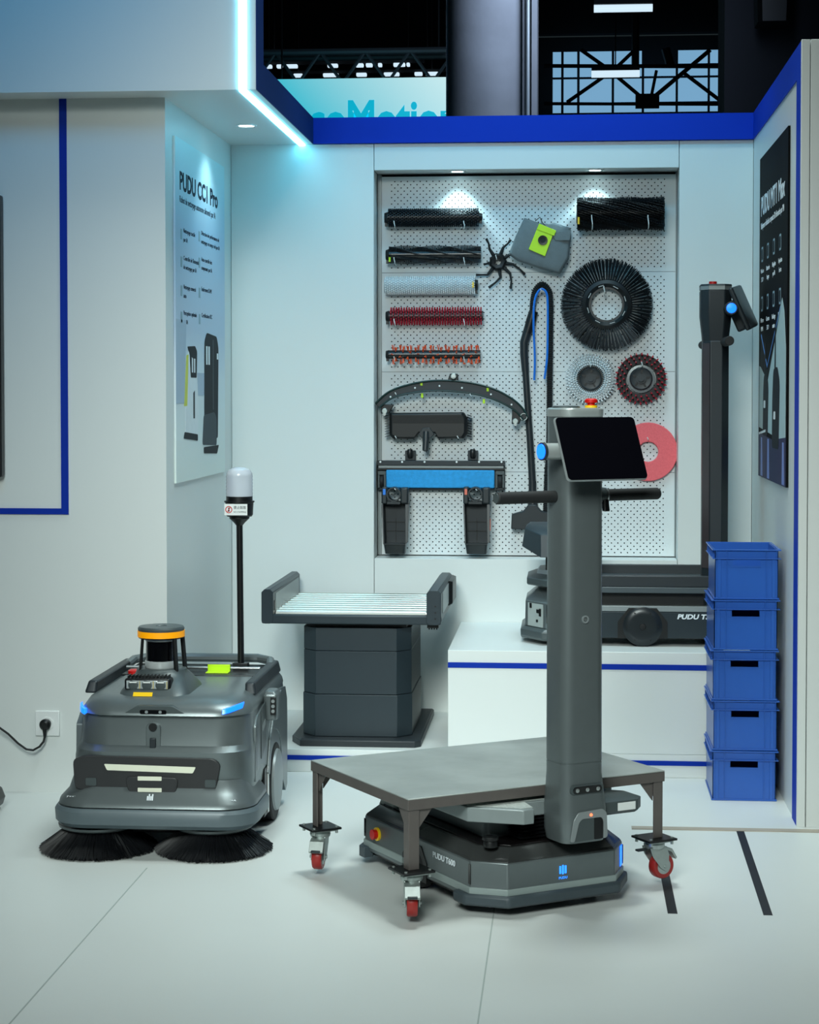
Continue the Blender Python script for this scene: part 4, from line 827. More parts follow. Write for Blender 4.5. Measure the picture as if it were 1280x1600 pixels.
# ------------------------------------------------------------------ five stacked crates
def crate():
    W, D, Hh = .248, .36, .1835
    t_ = thing('plastic_crate', '', 'crate', (0, 0, 0), 0, 'stacked blue crates')
    w2, d2 = W / 2 - .010, D / 2 - .010; T = .003
    mb = MB()
    hw, hz0, hz1 = .050, .122, .1445
    # front wall with hand hole
    for y in (-d2, d2 - T):
        mb.box(-w2, -hw, y, y + T, .0, Hh - .004); mb.box(hw, w2, y, y + T, .0, Hh - .004); mb.box(-hw, hw, y, y + T, .0, hz0); mb.box(-hw, hw, y, y + T, hz1, Hh - .004)
    mb.box(-w2, -w2 + T, -d2, d2, 0, Hh - .004); mb.box(w2 - T, w2, -d2, d2, 0, Hh - .004); mb.box(-w2, w2, -d2, d2, .001, .005)
    bd = obj('crate_body', mb, CRATE, t_, 0, 0)
    def lip(z0, z1, o_, name):
        m2 = MB(); a, b = w2 + o_, d2 + o_
        m2.box(-a, a, -b, -d2 - .0002, z0, z1); m2.box(-a, a, d2 + .0002, b, z0, z1); m2.box(-a, -w2 - .0002, -d2, d2, z0, z1); m2.box(w2 + .0002, a, -d2, d2, z0, z1)
        obj(name, m2, CRATE, t_, 0.0008, 0, kind=None)
    lip(Hh - .005, Hh - .001, .010, 'top_lip'); lip(Hh - .036, Hh - .0335, .010, 'lower_lip'); lip(.0, .006, .004, 'foot_lip')
    for x in (-.111, -.072, .070, .108):
        obj('rib', MB().box(x, x + .0022, -d2 - (.0095 if abs(x) > .1 else .006), -d2 - .0002, Hh - .0335, Hh - .005), CRATE, t_)
    for x in (-.072, .070): obj('rib', MB().box(x, x + .0022, -d2 - .004, -d2 - .0002, .006, Hh - .036), CRATE, t_)
    for x in (-.104, .092): obj('corner_post', MB().box(x, x + .012, -d2 - .004, -d2 - .0002, .006, Hh - .036), CRATE, t_, 0.001)
    for y in (-.15, -.09, 0, .09, .15): obj('rib', MB().box(-w2 - .007, -w2 - .0002, y, y + .0022, Hh - .0335, Hh - .005), CRATE, t_)
    obj('hand_slot_rim', MB().box(-hw - .003, hw + .003, -d2 - .002, -d2 - .0002, hz0 - .004, hz0 - .001), CRATE, t_)
    return t_
names = ['blue plastic crate at the bottom of the stack, standing on the floor', 'second blue plastic crate from the bottom of the stack', 'middle blue plastic crate of the stack of five by right wall', 'fourth blue plastic crate, just under the topmost one of the stack', 'topmost blue plastic crate, open and empty, of the stack by right wall']
c0 = crate(); PC = (.6445, 7.225)
offs = [(.0, .0), (.001, .002), (-.001, 0), (.0005, -.002), (.005, .001)]
for k in range(5):
    q = c0 if k == 0 else dup(c0, (0, 0, 0), names[k])
    q['label'] = names[k]; q.location = (PC[0] + offs[k][0], PC[1] + offs[k][1], .0005 + k * .1845)
    q.rotation_euler = (0, 0, (-.006, .004, -.003, .006, -.004)[k])
# ------------------------------------------------------------------ tools on the pegboard
def BP(x, y, off=0.0): return WY(x, y, YP - off)
def hook(x, y, label, ln=.06, rise=.045):
    p_ = BP(x, y, ln); t_ = thing('peg_hook', label, 'hook', (p_.x, YP, p_.z))
    obj('wire', MB().tube([(0, -.0002, -rise), (0, -ln * .6, -rise), (0, -ln * .9, -rise * .95), (0, -ln, -rise * .7), (-.003, -ln - .002, -rise * .3), (-.004, -ln - .002, 0)], .0022, 8), WHITE, t_)
    return t_
def peg_bar(name, label, cat, x0, x1, y, R, group=None):
    a, b = BP(x0, y, R + .012), BP(x1, y, R + .012)
    t_ = thing(name, label, cat, ((a.x + b.x) / 2, YP - R - .012, (a.z + b.z) / 2), 0, group); return t_, (b.x - a.x) / 2
BB = mat('dark_bristle', '#15191d', 0.5, var=0.3, scale=120)
def endcap(t_, x, s, r):
    e_ = obj('end_cap', MB().cyl((x, 0, 0), (x + s * .014, 0, 0), r * .75, r * .6, n=20), BLACK, t_)
    obj('drive_tab', MB().box(min(x, x + s * .012), max(x, x + s * .012), -.008, .008, -r * 1.05, -r * .3), BLACK, t_, 0.001)
# 1 studded black roller
t_, h = peg_bar('roller_brush', 'black densely studded roller brush, topmost of the left column of rollers', 'brush', 606, 749, 340, .036, 'roller brushes')
obj('core', MB().cyl((-h, 0, 0), (h, 0, 0), .026, n=28), BLACK, t_); endcap(t_, -h, -1, .036); endcap(t_, h, 1, .026)
mb = MB()
for i in range(46):
    for j in range(20):
        a = j * PI / 10 + (i % 2) * PI / 20 + i * .02; x = -h + .006 + i * (2 * h - .012) / 45
        mb.strand((x, .025 * math.cos(a), .025 * math.sin(a)), (x, .041 * math.cos(a), .041 * math.sin(a)), .0042, .0036)
obj('studs', mb, mat('blue_black_stud', '#1c242b', 0.4), t_, 0, 0, 'stuff')
# 2 spiral brush
t_, h = peg_bar('roller_brush', 'black smooth roller brush with spiral bristle rows and lime tag, second in left column', 'brush', 608, 752, 398, .036, 'roller brushes')
obj('core', MB().cyl((-h, 0, 0), (h, 0, 0), .022, n=28), mat('smooth_black', '#1a1d20', 0.25), t_); endcap(t_, -h, -1, .036)
for j in range(6):
    mb = MB(); n_ = 60
    for i in range(n_):
        a = j * PI / 3 + i / n_ * 3.3; x = -h + .004 + i * (2 * h - .008) / (n_ - 1)
        mb.strand((x, .021 * math.cos(a), .021 * math.sin(a)), (x, .041 * math.cos(a), .041 * math.sin(a)), .0036, .0030)
    obj('bristle_row', mb, BB, t_, 0, 0, 'stuff')
obj('lime_tag', MB().box(-h + .002, -h + .010, -.036, -.030, -.032, -.012), LIME, t_)
# 3 white roller
t_, h = peg_bar('roller_brush', 'white fleecy roller brush with black herringbone gaps, third in left column', 'brush', 601, 742, 446, .034, 'roller brushes')
obj('core', MB().cyl((-h, 0, 0), (h, 0, 0), .0335, n=28), mat('pale_core', '#aeb8be', 0.6), t_); endcap(t_, h, 1, .036)
mb = MB()
for i in range(44):
    for j in range(22):
        a = j * 2 * PI / 22 + (.12 if i % 2 else 0) + abs(((i + 2) % 8) - 4) * 0.02; x = -h + .004 + i * (2 * h - .008) / 43
        mb.strand((x, .023 * math.cos(a), .023 * math.sin(a)), (x + .004, .041 * math.cos(a + .1), .041 * math.sin(a + .1)), .0034, .0032)
obj('white_tufts', mb, mat('white_bristle', '#f4f8fa', 0.6), t_, 0, 0, 'stuff')
obj('yellow_tag', MB().box(h - .010, h - .002, -.040, -.034, -.012, .012), YEL, t_)
# 4 red roller
t_, h = peg_bar('roller_brush', 'crimson stubbly roller brush on black core, fourth in left column', 'brush', 610, 753, 494, .034, 'roller brushes')
obj('core', MB().cyl((-h - .006, 0, 0), (h + .006, 0, 0), .022, n=28), mat('maroon_core', '#24141a', 0.4), t_); endcap(t_, -h - .006, -1, .034)
mb = MB()
for i in range(36):
    for j in range(16):
        a = j * PI / 8 + (i % 2) * PI / 16; x = -h + .004 + i * (2 * h - .008) / 35
        mb.strand((x, .021 * math.cos(a), .021 * math.sin(a)), (x + .001, .039 * math.cos(a), .040 * math.sin(a)), .0042, .0034)
obj('red_tufts', mb, REDB, t_, 0, 0, 'stuff')
# 5 orange roller
t_, h = peg_bar('roller_brush', 'dark roller brush with sparse orange tufts, lowest of the left column', 'brush', 608, 751, 554, .036, 'roller brushes')
obj('core', MB().cyl((-h, 0, 0), (h, 0, 0), .0195, n=28), mat('smooth_black', '#1a1d20'), t_); endcap(t_, -h, -1, .028)
for i in range(12):
    mb = MB(); x = -h + .018 + i * (2 * h - .036) / 11
    for j in range(8):
        a = j * PI / 4 + i * .26
        for k in range(5):
            mb.strand((x + (j % 2) * .012, .018 * math.cos(a), .018 * math.sin(a)), (x + (j % 2) * .012 + random.uniform(-.006, .006), .043 * math.cos(a + random.uniform(-.1, .1)), .043 * math.sin(a + random.uniform(-.1, .1))), .0020, .0016)
    obj('orange_tufts', mb, ORANGE, t_, 0, 0, 'stuff')
for (y, ra, nm) in ((345, .07, 'studded black'), (402, .07, 'spiral black'), (498, .07, 'crimson'), (556, .05, 'orange tufted')):
    hook(617, y, 'white peg hook at left end of the %s roller brush' % nm, ra + .012, .030)
    hook(726, y, 'white peg hook at right end of the %s roller brush' % nm, ra + .012, .030)
# 6 spider side brush
p_ = BP(778, 409, .03); t_ = thing('arm_brush', 'black side brush with eight curved arms beside the grey dust bag', 'brush', (p_.x, YP - .022, p_.z))
obj('hub', MB().ringlathe([(.014, 0), (.038, 0), (.040, .018), (.030, .030), (.014, .026)], 7, T_(0, .018, 0) @ RX), BLACK, t_)
for k, (ax, ay, bx, by) in enumerate([(-18, -36, -13, -20), (20, -34, 8, -22), (40, -20, 20, -12), (42, 20, 24, 4), (20, 42, 19, 18), (-14, 40, 4, 24), (-34, 20, -16, 20), (-22, 4, -16, 2)]):
    s_ = .00285
    obj('brush_arm', MB().tube([(0.3 * bx * s_, .01, -.3 * by * s_), (bx * s_, 0, -by * s_), ((ax + bx) / 2 * s_ + .004, -.006, -(ay + by) / 2 * s_), (ax * s_, -.008, -ay * s_)], [.010, .006, .0042, .0060], 8), RUBBER, t_)
hook(776, 398, 'white peg hook holding the eight-armed side brush', .05, .02)
# 7 dust bag
BAG = mat('grey_felt_bag', '#6f787b', 0.85, var=0.15, scale=40, bump=0.5, bscale=200)
p_ = BP(844, 386, .03); t_ = thing('dust_bag', 'grey felt dust bag with lime green card and black hose port', 'bag', (p_.x, YP - .075, p_.z))
def px2(pts, ox, oy, s_=.00285): return [((x - ox) * s_, -(y - oy) * s_) for x, y in pts]
out = px2([(820, 342), (842, 350), (857, 352), (866, 350), (891, 358), (892, 372), (888, 405), (875, 428), (845, 420), (810, 408), (796, 398), (806, 372)], 844, 386)
rings = []
for s_, d in ((.94, .043), (1.0, .03), (1.0, .005), (.94, -.012), (.6, -.02)):
    rings.append([(x * s_, d, z_ * s_) for x, z_ in out])
obj('bag_body', MB().loft(rings), BAG, t_, 0.004, 60)
fold = px2([(860, 366), (892, 362), (890, 378), (868, 378)], 844, 386)
obj('folded_corner', MB().loft([[(x, -.018, z_) for x, z_ in fold], [(x, -.024, z_) for x, z_ in fold]]), BAG, t_, 0.002)
cd = px2([(842, 354), (866, 364), (852, 402), (827, 391)], 844, 386)
cdo = obj('lime_card', MB().loft([[(x, -.0205, z_) for x, z_ in cd], [(x, -.0265, z_) for x, z_ in cd]]), LIME, t_, 0.001, label='lime green card')
fl_ = px2([(843, 352), (869, 363), (866, 371), (840, 361)], 844, 386)
obj('card_flap', MB().loft([[(x, -.0268, z_) for x, z_ in fl_], [(x, -.030, z_) for x, z_ in fl_]]), LIME, cdo, 0.001)
obj('port_ring', MB().ringlathe([(.012, 0), (.021, 0), (.021, .004), (.012, .003)], 28, T_(.013, -.0268, .024) @ RX), BLACK, cdo)
obj('port_hole', MB().lathe([(.0125, 0), (.0125, .001)], 24, T_(.013, -.0268, .024) @ RX), RUBBER, cdo)
obj('bag_string', MB().tube([(-.02, -.01, .11), (0, -.02, .125), (.012, -.02, .10), (.04, -.02, .07)], .002, 6), BLACK, t_)
hook(846, 343, 'white peg hook holding up the grey dust bag', .09, .01)
# 8 large black roller top right
t_, h = peg_bar('roller_brush', 'thick black bristle roller at the upper right of the pegboard', 'brush', 902, 1038, 334, .068, 'roller brushes')
obj('core', MB().cyl((-h - .003, 0, 0), (h, 0, 0), .040, n=28), BLACK, t_)
for j in range(8):
    mb = MB(); n_ = 90
    for i in range(n_):
        for q in range(5):
            a = j * PI / 4 + q * .15 - .3 + i / n_ * 1.8; x = -h + .002 + i * (2 * h - .004) / (n_ - 1)
            rr = (.070, .074, .071, .066, .060)[q] + random.uniform(-.0015, .0015)
            mb.strand((x, .038 * math.cos(a), .038 * math.sin(a)), (x + random.uniform(-.002, .002), rr * math.cos(a), rr * math.sin(a)), .0026, .0018)
    obj('bristle_row', mb, BB, t_, 0, 0, 'stuff')
obj('yellow_tag', MB().box(-h + .002, -h + .010, -.074, -.068, -.05, -.02), YEL, t_)
hook(926, 336, 'white peg hook at left end of the thick black roller', .155, .055); hook(1014, 336, 'white peg hook at right end of the thick black roller', .155, .055)
# 9 big round brush
p_ = BP(948, 476, .04); t_ = thing('disc_brush', 'large round black disc brush with open centre, biggest on the pegboard', 'brush', (p_.x, YP - .04, p_.z), 0, 'round disc brushes')
obj('hub_ring', MB().ringlathe([(.078, .0), (.110, .0), (.113, .012), (.108, .028), (.092, .034), (.078, .022)], 56, T_(0, .02, 0) @ RX), BLACK, t_, 0, 35)
obj('inner_ring', MB().ringlathe([(.068, .0), (.077, .0), (.077, .018), (.068, .018)], 56, T_(0, .02, 0) @ RX), mat('soft_black', '#23282c', 0.35), t_, 0, 35)
for k in range(8):
    a = k * PI / 4 + .3; obj('ring_slot', MB().box(-.012, .012, -.0012, 0, -.002, .002, T_(.084 * math.cos(a), -.0105, .084 * math.sin(a)) @ R_(PI / 2 - a, 'Y')), GREYL, t_)
mb = MB()
for k in range(72):
    a0 = k * 2 * PI / 72
    for q in range(26):
        a = a0 + random.uniform(-.016, .016); b = a0 + random.uniform(-.040, .040); r1 = random.uniform(.188, .204); dd = random.uniform(-.022, .02)
        mb.strand((.104 * math.cos(a), dd * .3, .104 * math.sin(a)), (r1 * math.cos(b), dd - .012, r1 * math.sin(b)), .0016, .0012)
obj('bristles', mb, BB, t_, 0, 0, 'stuff')
hook(945, 447, 'white peg hook holding the big round black brush', .085, .035)
# 10, 11 small disc brushes
def smalldisc(x, y, label, kind_):
    p_ = BP(x, y, .03); t_ = thing('disc_brush', label, 'brush', (p_.x, YP - .03, p_.z), 0, 'round disc brushes')
    R0 = .108
    if kind_ == 'w':
        obj('disc_plate', MB().ringlathe([(.052, 0), (.092, 0), (.084, .014), (.052, .014)], 48, T_(0, .02, 0) @ RX), BLACK, t_)
    else:
        obj('disc_plate', MB().ringlathe([(.066, 0), (R0, 0), (R0, .016), (.066, .016)], 48, T_(0, .02, 0) @ RX), mat('brown_black_disc', '#2a2426', 0.6), t_)
    mb = MB()
    if kind_ == 'w':
        for rk in range(5):
            n_ = 46
            for k in range(n_):
                a = k * 2 * PI / n_ + rk * .068; r0 = .056 + rk * .0055; r1 = r0 + .009 + rk * .0060
                mb.strand((r0 * math.cos(a), .006, r0 * math.sin(a)), (r1 * math.cos(a), -.030 + rk * .004, r1 * math.sin(a)), .0016, .0038)
        obj('white_bristles', mb, MATS['white_bristle'], t_, 0, 0, 'stuff')
        mb2 = MB()
        for k in range(92):
            a = k * 2 * PI / 92 + .03; mb2.strand((.06 * math.cos(a), .005, .06 * math.sin(a)), (.110 * math.cos(a), -.004, .110 * math.sin(a)), .0014, .0012)
        obj('dark_bristles', mb2, BB, t_, 0, 0, 'stuff')
    else:
        for rk, n_ in ((0, 20), (1, 24), (2, 28)):
            for k in range(n_):
                a = k * 2 * PI / n_ + rk * .1; r0 = .074 + rk * .015; r1 = r0 + .004
                mb.strand((r0 * math.cos(a), .004, r0 * math.sin(a)), (r1 * math.cos(a), -.030, r1 * math.sin(a)), .0046, .0042)
                if rk == 2: mb.strand((.102 * math.cos(a), .006, .102 * math.sin(a)), (.114 * math.cos(a), -.014, .114 * math.sin(a)), .0040, .003)
        obj('red_bristles', mb, REDB, t_, 0, 0, 'stuff')
    HUBG = mat('disc_hub_grey', '#2c3236', 0.45)
    obj('hub', MB().lathe([(.050, .0), (.050, .010), (.044, .014), (.036, .012), (.022, .012), (.022, .018), (.013, .018), (.013, .026), (.001, .026)], 40, T_(0, .016, 0) @ RX), HUBG, t_, 0, 30)
    obj('hub_ring', MB().ringlathe([(.051, .0), (.062 if kind_ == 'r' else .055, .0), (.062 if kind_ == 'r' else .055, .004), (.051, .006)], 40, T_(0, .018, 0) @ RX), GREYL, t_)
    for k in range(5):
        a = k * 2 * PI / 5 + .2; obj('hub_spoke', MB().box(-.004, .004, -.002, 0, -.008, .008, T_(.032 * math.cos(a), .0035, .032 * math.sin(a)) @ R_(PI / 2 - a, 'Y')), BLACK, t_)
    return t_
smalldisc(923, 592, 'small round disc brush with white bristles and grey hub', 'w'); smalldisc(1002, 592, 'small round disc brush with red bristles on dark disc', 'r')
hook(923, 566, 'white peg hook holding the white disc brush', .07, .02); hook(1004, 565, 'white peg hook holding the red disc brush', .07, .02)
# 12 red pad
p_ = BP(1013, 706, .02); t_ = thing('floor_pad', 'flat pinkish red round floor pad with round hole behind tablet', 'pad', (p_.x, YP - .004, p_.z))
obj('pad', MB().ringlathe([(.044, 0), (.129, 0), (.129, .018), (.044, .018)], 64, RX), mat('pink_red_fleece', '#ff6f76', 0.85, var=0.18, scale=120, bump=0.6, bscale=250), t_, 0.003)
hook(1013, 683, 'white peg hook holding the pinkish red pad', .035, .012)
# 13 wand with ribbed hose, blue tube
w0 = BP(833, 640, .04)
t_ = thing('vacuum_wand', 'black vacuum wand with ribbed looped hose and wide floor nozzle', 'hose', (w0.x, YP - .026, w0.z))
def q_(x, y, d=0): v = BP(x, y, .04); return (v.x - w0.x, d, v.z - w0.z)
hp = [q_(832, 492), q_(833, 470), q_(837, 453), q_(847, 444), q_(857, 453), q_(860, 472), q_(860, 520), q_(859, 600), q_(858, 690), q_(855, 745), q_(853, 800)]
def smoothpts(P, n=6):
    P = [Vector(p) for p in P]; out = []
    for i in range(len(P) - 1):
        a, b, c, d = P[max(i - 1, 0)], P[i], P[i + 1], P[min(i + 2, len(P) - 1)]
        for k in range(n):
            t = k / n; out.append(.5 * ((2 * b) + (c - a) * t + (2 * a - 5 * b + 4 * c - d) * t * t + (3 * b - a - 3 * c + d) * t ** 3))
    out.append(P[-1]); return out
hs = smoothpts(hp, 30); L = [0]
for a, b in zip(hs, hs[1:]): L.append(L[-1] + (b - a).length)
N = 300; pts_ = []; j = 0
for k in range(N):
    s_ = L[-1] * k / (N - 1)
    while j < len(L) - 2 and L[j + 1] < s_: j += 1
    f_ = (s_ - L[j]) / max(1e-9, L[j + 1] - L[j]); pts_.append(hs[j].lerp(hs[j + 1], f_))
obj('ribbed_hose', MB().tube(pts_, [.0150 if k % 2 else .0110 for k in range(N)], 14), RUBBER, t_, 0, 60)
obj('hose_cuff', MB().tube([q_(834, 486), q_(830, 500), q_(824, 520)], [.020, .022, .020], 16), BLACK, t_)
WND = mat('charcoal_tube', '#22282c', 0.4)
obj('wand_handle', MB().tube([q_(826, 512), q_(819, 535), q_(819, 552), q_(821, 580)], [.020, .019, .018, .016], 16), WND, t_)
obj('wand_tube', MB().tube([q_(821, 578), q_(825, 640), q_(829, 700), q_(832, 757)], [.0145, .0145, .015, .016], 16), WND, t_)
obj('nozzle_neck', MB().tube([q_(832, 752), q_(832, 775), q_(833, 795)], [.017, .017, .024], 16), WND, t_)
nz_ = [(a[0], a[2]) for a in (q_(800, 803), q_(818, 798), q_(826, 788), q_(838, 788), q_(846, 798), q_(866, 803), q_(866, 828), q_(799, 826))]
obj('floor_nozzle', MB().loft([[(x, .015, z_) for x, z_ in nz_], [(x, -.045, z_) for x, z_ in nz_]]), WND, t_, 0.004)
bt = thing('blue_tube', 'bright blue thin tube looped over the hook inside the ribbed hose', 'tube', (w0.x, YP - .060, w0.z))
bp_ = smoothpts([q_(835, 594), q_(836, 560), q_(834, 510), q_(835, 475), q_(840, 458), q_(847, 452), q_(854, 458), q_(856, 475), q_(856, 520), q_(855, 560), q_(851, 592)], 6)
obj('tube', MB().tube(bp_, .0050, 10), mat('bright_blue_tube', '#1473d8', 0.35), bt)
hook(846, 451, 'white peg hook carrying the ribbed hose and blue tube', .085, .012)
# 14 curved squeegee
s0 = BP(705, 620, .03); t_ = thing('curved_squeegee', 'dark green curved squeegee bar with three roller brackets', 'squeegee', (s0.x, YP - .062, s0.z))
def s_(x, y, d=0): v = BP(x, y, .035); return (v.x - s0.x, d, v.z - s0.z)
GRN = mat('green_black_plastic', '#14312f', 0.35); mids = smoothpts([s_(591, 634), s_(612, 617), s_(640, 608), s_(672, 603), s_(705, 603), s_(740, 607), s_(770, 615), s_(795, 627), s_(812, 640), s_(822, 654)], 5)
mb = MB(); rings = []
for k, p0_ in enumerate(mids):
    w_ = .011 + .011 * math.sin(PI * k / (len(mids) - 1)); d_ = (mids[min(k + 1, len(mids) - 1)] - mids[max(k - 1, 0)]).normalized(); nrm = Vector((-d_.z, 0, d_.x))
    rings.append([p0_ + nrm * w_ + Vector((0, -.022, 0)), p0_ + nrm * w_ + Vector((0, .022, 0)), p0_ - nrm * w_ + Vector((0, .022, 0)), p0_ - nrm * w_ + Vector((0, -.022, 0))])
obj('squeegee_frame', mb.loft(rings), CHAR, t_, 0.003)
for sg in (1, -1):
    rr_ = [[q + Vector((0, -.004, 0)), r + Vector((0, 0, 0))] for q, r in zip([g[0] if sg > 0 else g[3] for g in rings], [g[1] if sg > 0 else g[2] for g in rings])]
    obj('rubber_blade', MB().tube([a[0] + Vector((0, 0, sg * .001)) for a in rr_], .0042, 8), GRN, t_)
for x, y in ((650, 606), (688, 603), (723, 606), (768, 616), (800, 632), (612, 620)): obj('screw', MB().cyl(s_(x, y, -.0225), s_(x, y, -.026), .004, n=10), WHITE, t_)
for x, y, tx, ty in ((708, 603, 710, 588), (607, 632, 603, 642), (811, 640, 806, 658)):
    rk = obj('roller_bracket', MB().loft([[s_(x - 10, y, e), s_(x + 10, y, e), s_(tx + 6, ty - (4 if ty < y else -4), e), s_(tx - 6, ty - (4 if ty < y else -4), e)] for e in (-.02, .01)]), BLACK, t_, 0.003)
    obj('guide_roller', MB().cyl(s_(tx, ty, -.021), s_(tx, ty, -.036), .0125, n=20), ZINC, rk, 0.002)
    obj('roller_cap', MB().cyl(s_(tx, ty + (5 if ty > y else 0), -.036), s_(tx, ty + (5 if ty > y else 0), -.042), .007, n=16), STEEL, rk)
for x, y in ((660, 599), (661, 618), (763, 608), (757, 627)): obj('lime_clip', MB().box(-.005, .005, -.003, .003, -.010, .010, T_(*s_(x, y, -.02))), LIME, t_, 0.001, label='lime green clip')
obj('end_loop', MB().ringlathe([(.013, 0), (.016, 0), (.016, .003), (.013, .003)], 24, T_(*s_(819, 651, -.026)) @ RX), ZINC, t_)
hook(619, 613, 'white peg hook under left part of the curved squeegee', .095, .012); hook(736, 615, 'white peg hook under right part of the curved squeegee', .095, .012)
# 15 brush head
b0 = BP(667, 664, .04); t_ = thing('brush_head', 'wide black brush head with bristle fringe and round hose neck', 'brush', (b0.x, YP - .04, b0.z))
k_ = .00283
P15 = [((x - 667) * k_, -(y - 664) * k_) for x, y in ((609, 645), (725, 644), (731, 653), (731, 677), (726, 685), (686, 686), (681, 677), (654, 677), (648, 686), (615, 686), (609, 680))]
obj('head_body', MB().loft([[(x, .025, z_) for x, z_ in P15], [(x, -.022, z_) for x, z_ in P15], [(x * .94, -.034, z_ * .9) for x, z_ in P15]]), BLACK, t_, 0.004)
for sgn in (-1, 1):
    mb = MB()
    for r_ in range(9):
        for c_ in range(4):
            z_ = (.045 - r_ * .0115); x = sgn * (.165 if sgn < 0 else .180)
            mb.strand((x, -.02 + c_ * .01, z_), (x + sgn * .020, -.022 + c_ * .01, z_ - .006), .0022, .0014)
    obj('side_bristles', mb, BB, t_, 0, 0, 'stuff')
for k in range(6): obj('top_rib', MB().box(-.15, .17, -.0375, -.034, .040 - k * .006, .042 - k * .006), RUBBER, t_)
obj('neck_shroud', MB().loft([[((x - 667) * k_, -.0345 - e, -(y - 664) * k_) for x, y in ((655, 678), (662, 668), (673, 668), (680, 678), (674, 684), (660, 684))] for e in (0, .012)]), WND, t_, 0.002)
obj('hose_neck', MB().tube([(0, -.035, -.03), (.0, -.042, -.06), (-.003, -.050, -.112)], [.017, .015, .013], 18), WND, t_)
obj('neck_bore', MB().cyl((-.003, -.050, -.1122), (-.003, -.0502, -.1128), .0095, n=16), RUBBER, t_)
hook(619, 681, 'white peg hook under left side of the wide black brush head', .085, .012); hook(716, 681, 'white peg hook under right side of the wide black brush head', .085, .012)
# 16 blue mop frame
m0 = BP(689, 740, .03); t_ = thing('mop_frame', 'black mop frame with long bright blue mop pad and two wheels', 'mop', (m0.x, YP - .04, m0.z))
def m_(x, y): v = BP(x, y, .04); return (v.x - m0.x, v.z - m0.z)
def mbx(x0, x1, y0, y1, d0, d1):
    a = m_(x0, y1); b = m_(x1, y0); return MB().box(a[0], b[0], -d1, -d0, a[1], b[1])
obj('frame_back', mbx(590, 789, 722, 766, -.035, -.004), CHAR, t_, 0.003)
mbf = mbx(590, 789, 720, 727, -.02, .016)
obj('top_rail', mbf, CHAR, t_, 0.002)
obj('rail_lip', mbx(592, 787, 728, 731, -.01, .010), GREYL, t_)
obj('lower_rail', mbx(590, 789, 731.5, 734, -.01, .014), BLACK, t_, 0.001)
obj('mop_pad', mbx(604, 773, 734.5, 762, -.003, .018), mat('blue_mop_fleece', '#2f9fe2', 0.85, var=0.25, scale=60, bump=0.6, bscale=200), t_, 0.005)
for x in (595, 629, 664, 714, 749, 784):
    c = m_(x, 721.5); obj('screw', MB().cyl((c[0], -.016, c[1]), (c[0], -.020, c[1]), .0045, n=10), WHITE, t_)
for x0, x1 in ((591, 603), (775, 788)):
    obj('wheel_bracket', mbx(x0, x1, 736, 741.5, -.003, .012), GREYD, t_); obj('wheel_bracket', mbx(x0, x0 + 2.5, 742, 762, -.003, .012), GREYD, t_); obj('wheel_bracket', mbx(x1 - 2.5, x1, 742, 762, -.003, .012), GREYD, t_)
    a = m_(x0 + 3, 752); b = m_(x1 - 3, 752); obj('side_wheel', MB().cyl((a[0], -.004, a[1]), (b[0], -.004, b[1]), .026, n=24), RUBBER, t_, 0.004)
for x in (641, 739):
    obj('latch_block', mbx(x - 8, x + 8, 704, 719.5, -.03, -.004), CHAR, t_, 0.002)
    c = m_(x, 708); obj('latch_knob', MB().lathe([(.010, -.018), (.014, -.008), (.014, .010), (.010, .018)], 18, T_(c[0], -.010, c[1])), BLACK, t_)
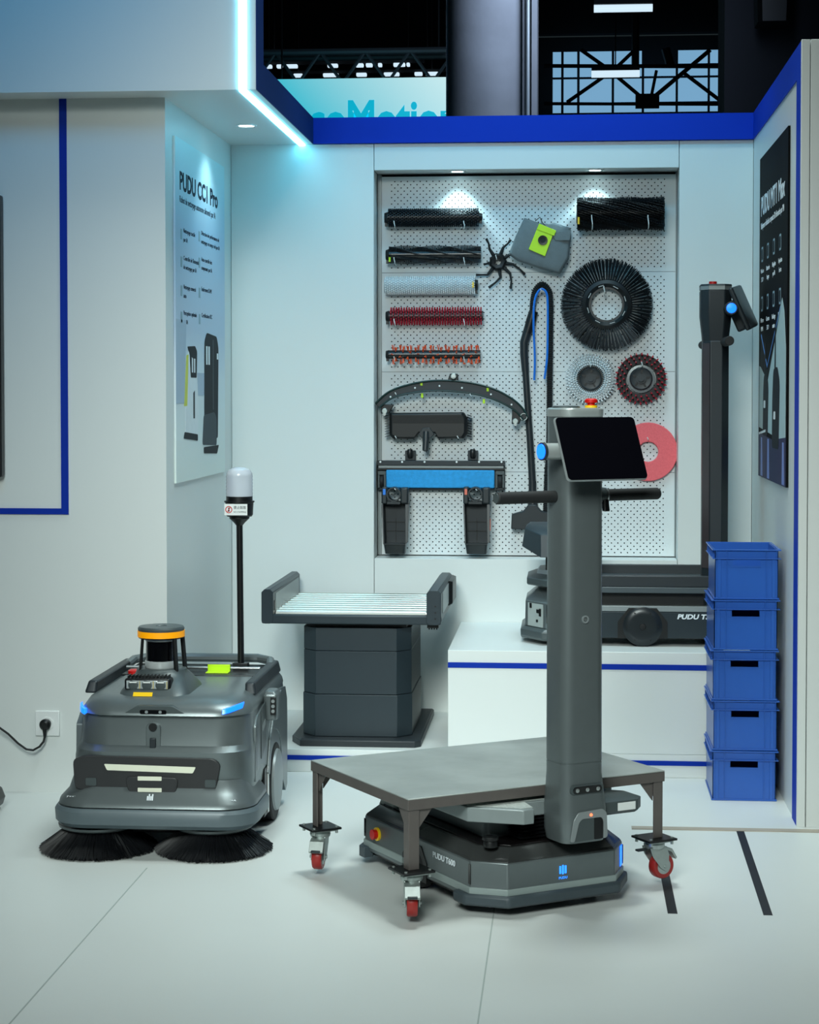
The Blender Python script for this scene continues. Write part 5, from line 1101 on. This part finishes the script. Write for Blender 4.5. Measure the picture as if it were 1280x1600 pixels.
# 17 bins
def bin_(x, chip, chipname, label):
    o0 = BP(x, 805, .03); t_ = thing('open_bin', label, 'bin', (o0.x, YP - .066, o0.z), 0, 'narrow open bins')
    k = .00283; BN = mat('dark_bin_plastic', '#262c2f', 0.4)
    W, zt, zb = .048, .055, -.118
    # open tray facing the viewer, walls of real thickness
    obj('bin_wall', MB().loft([[(-.056, 0, zt), (-.050, 0, zt), (-.044, 0, zb), (-.050, 0, zb)], [(-.060, -.07, zt), (-.054, -.07, zt), (-.046, -.09, zb), (-.052, -.09, zb)]]), BN, t_, 0.001)
    obj('bin_wall', MB().loft([[(.044, 0, zt), (.056, 0, zt), (.050, 0, zb), (.042, 0, zb)], [(.044, -.07, zt), (.058, -.07, zt), (.058, -.09, zb + .01), (.046, -.09, zb)]]), BN, t_, 0.001)
    obj('bin_back', MB().box(-.050, .044, -.006, 0, zb, zt), CHAR, t_)
    obj('bin_floor', MB().box(-.050, .046, -.09, -.0062, zb - .004, zb), BN, t_)
    obj('bin_foot', MB().loft([rrect(-.050, .046, -.085, -.01, .01, zb - .0042), rrect(-.044, .042, -.075, -.01, .01, zb - .046)]), BN, t_, 0.002)
    for z_ in (zb + .05, zb + .09): obj('inner_rib', MB().box(-.045, .040, -.010, -.0062, z_, z_ + .003), BLACK, t_)
    obj('inner_rib', MB().box(-.004, -.001, -.010, -.0062, zb + .002, zb + .11), BLACK, t_)
    obj('bin_head', MB().box(-.060, -.036, -.072, 0, zt + .0005, .130), BN, t_, 0.006); obj('bin_head', MB().box(.022, .058, -.072, 0, zt + .0005, .128), BN, t_, 0.008)
    obj('bin_bridge', MB().box(-.0358, .0218, -.072, -.004, zt + .0005, zt + .012), BN, t_); obj('bin_arch', MB().ringlathe([(.026, 0), (.032, 0), (.032, .068), (.026, .068)], 28, T_(-.007, -.004, .098) @ RX), BN, t_)
    obj('colour_chip', MB().box(-.054, -.042, -.074, -.0722, .096, .122), chip, t_, 0.001, label=chipname)
    return t_
bin_(621, mat('blue_chip', '#2b7ee0', 0.4), 'blue chip', 'narrow open black bin with blue chip, under left end of the mop frame')
t_ = bin_(747, mat('salmon_chip', '#e2735f', 0.4), 'salmon chip', 'narrow open black bin with salmon chip, under right end of mop frame')
obj('side_strip', MB().box(.0585, .060, -.085, -.03, -.06, -.01), mat('salmon_chip', '#e2735f'), t_)
hook(618, 763, 'white peg hook in the arch of the bin with blue chip', .15, .008); hook(745, 764, 'white peg hook in the arch of the bin with salmon chip', .15, .008)
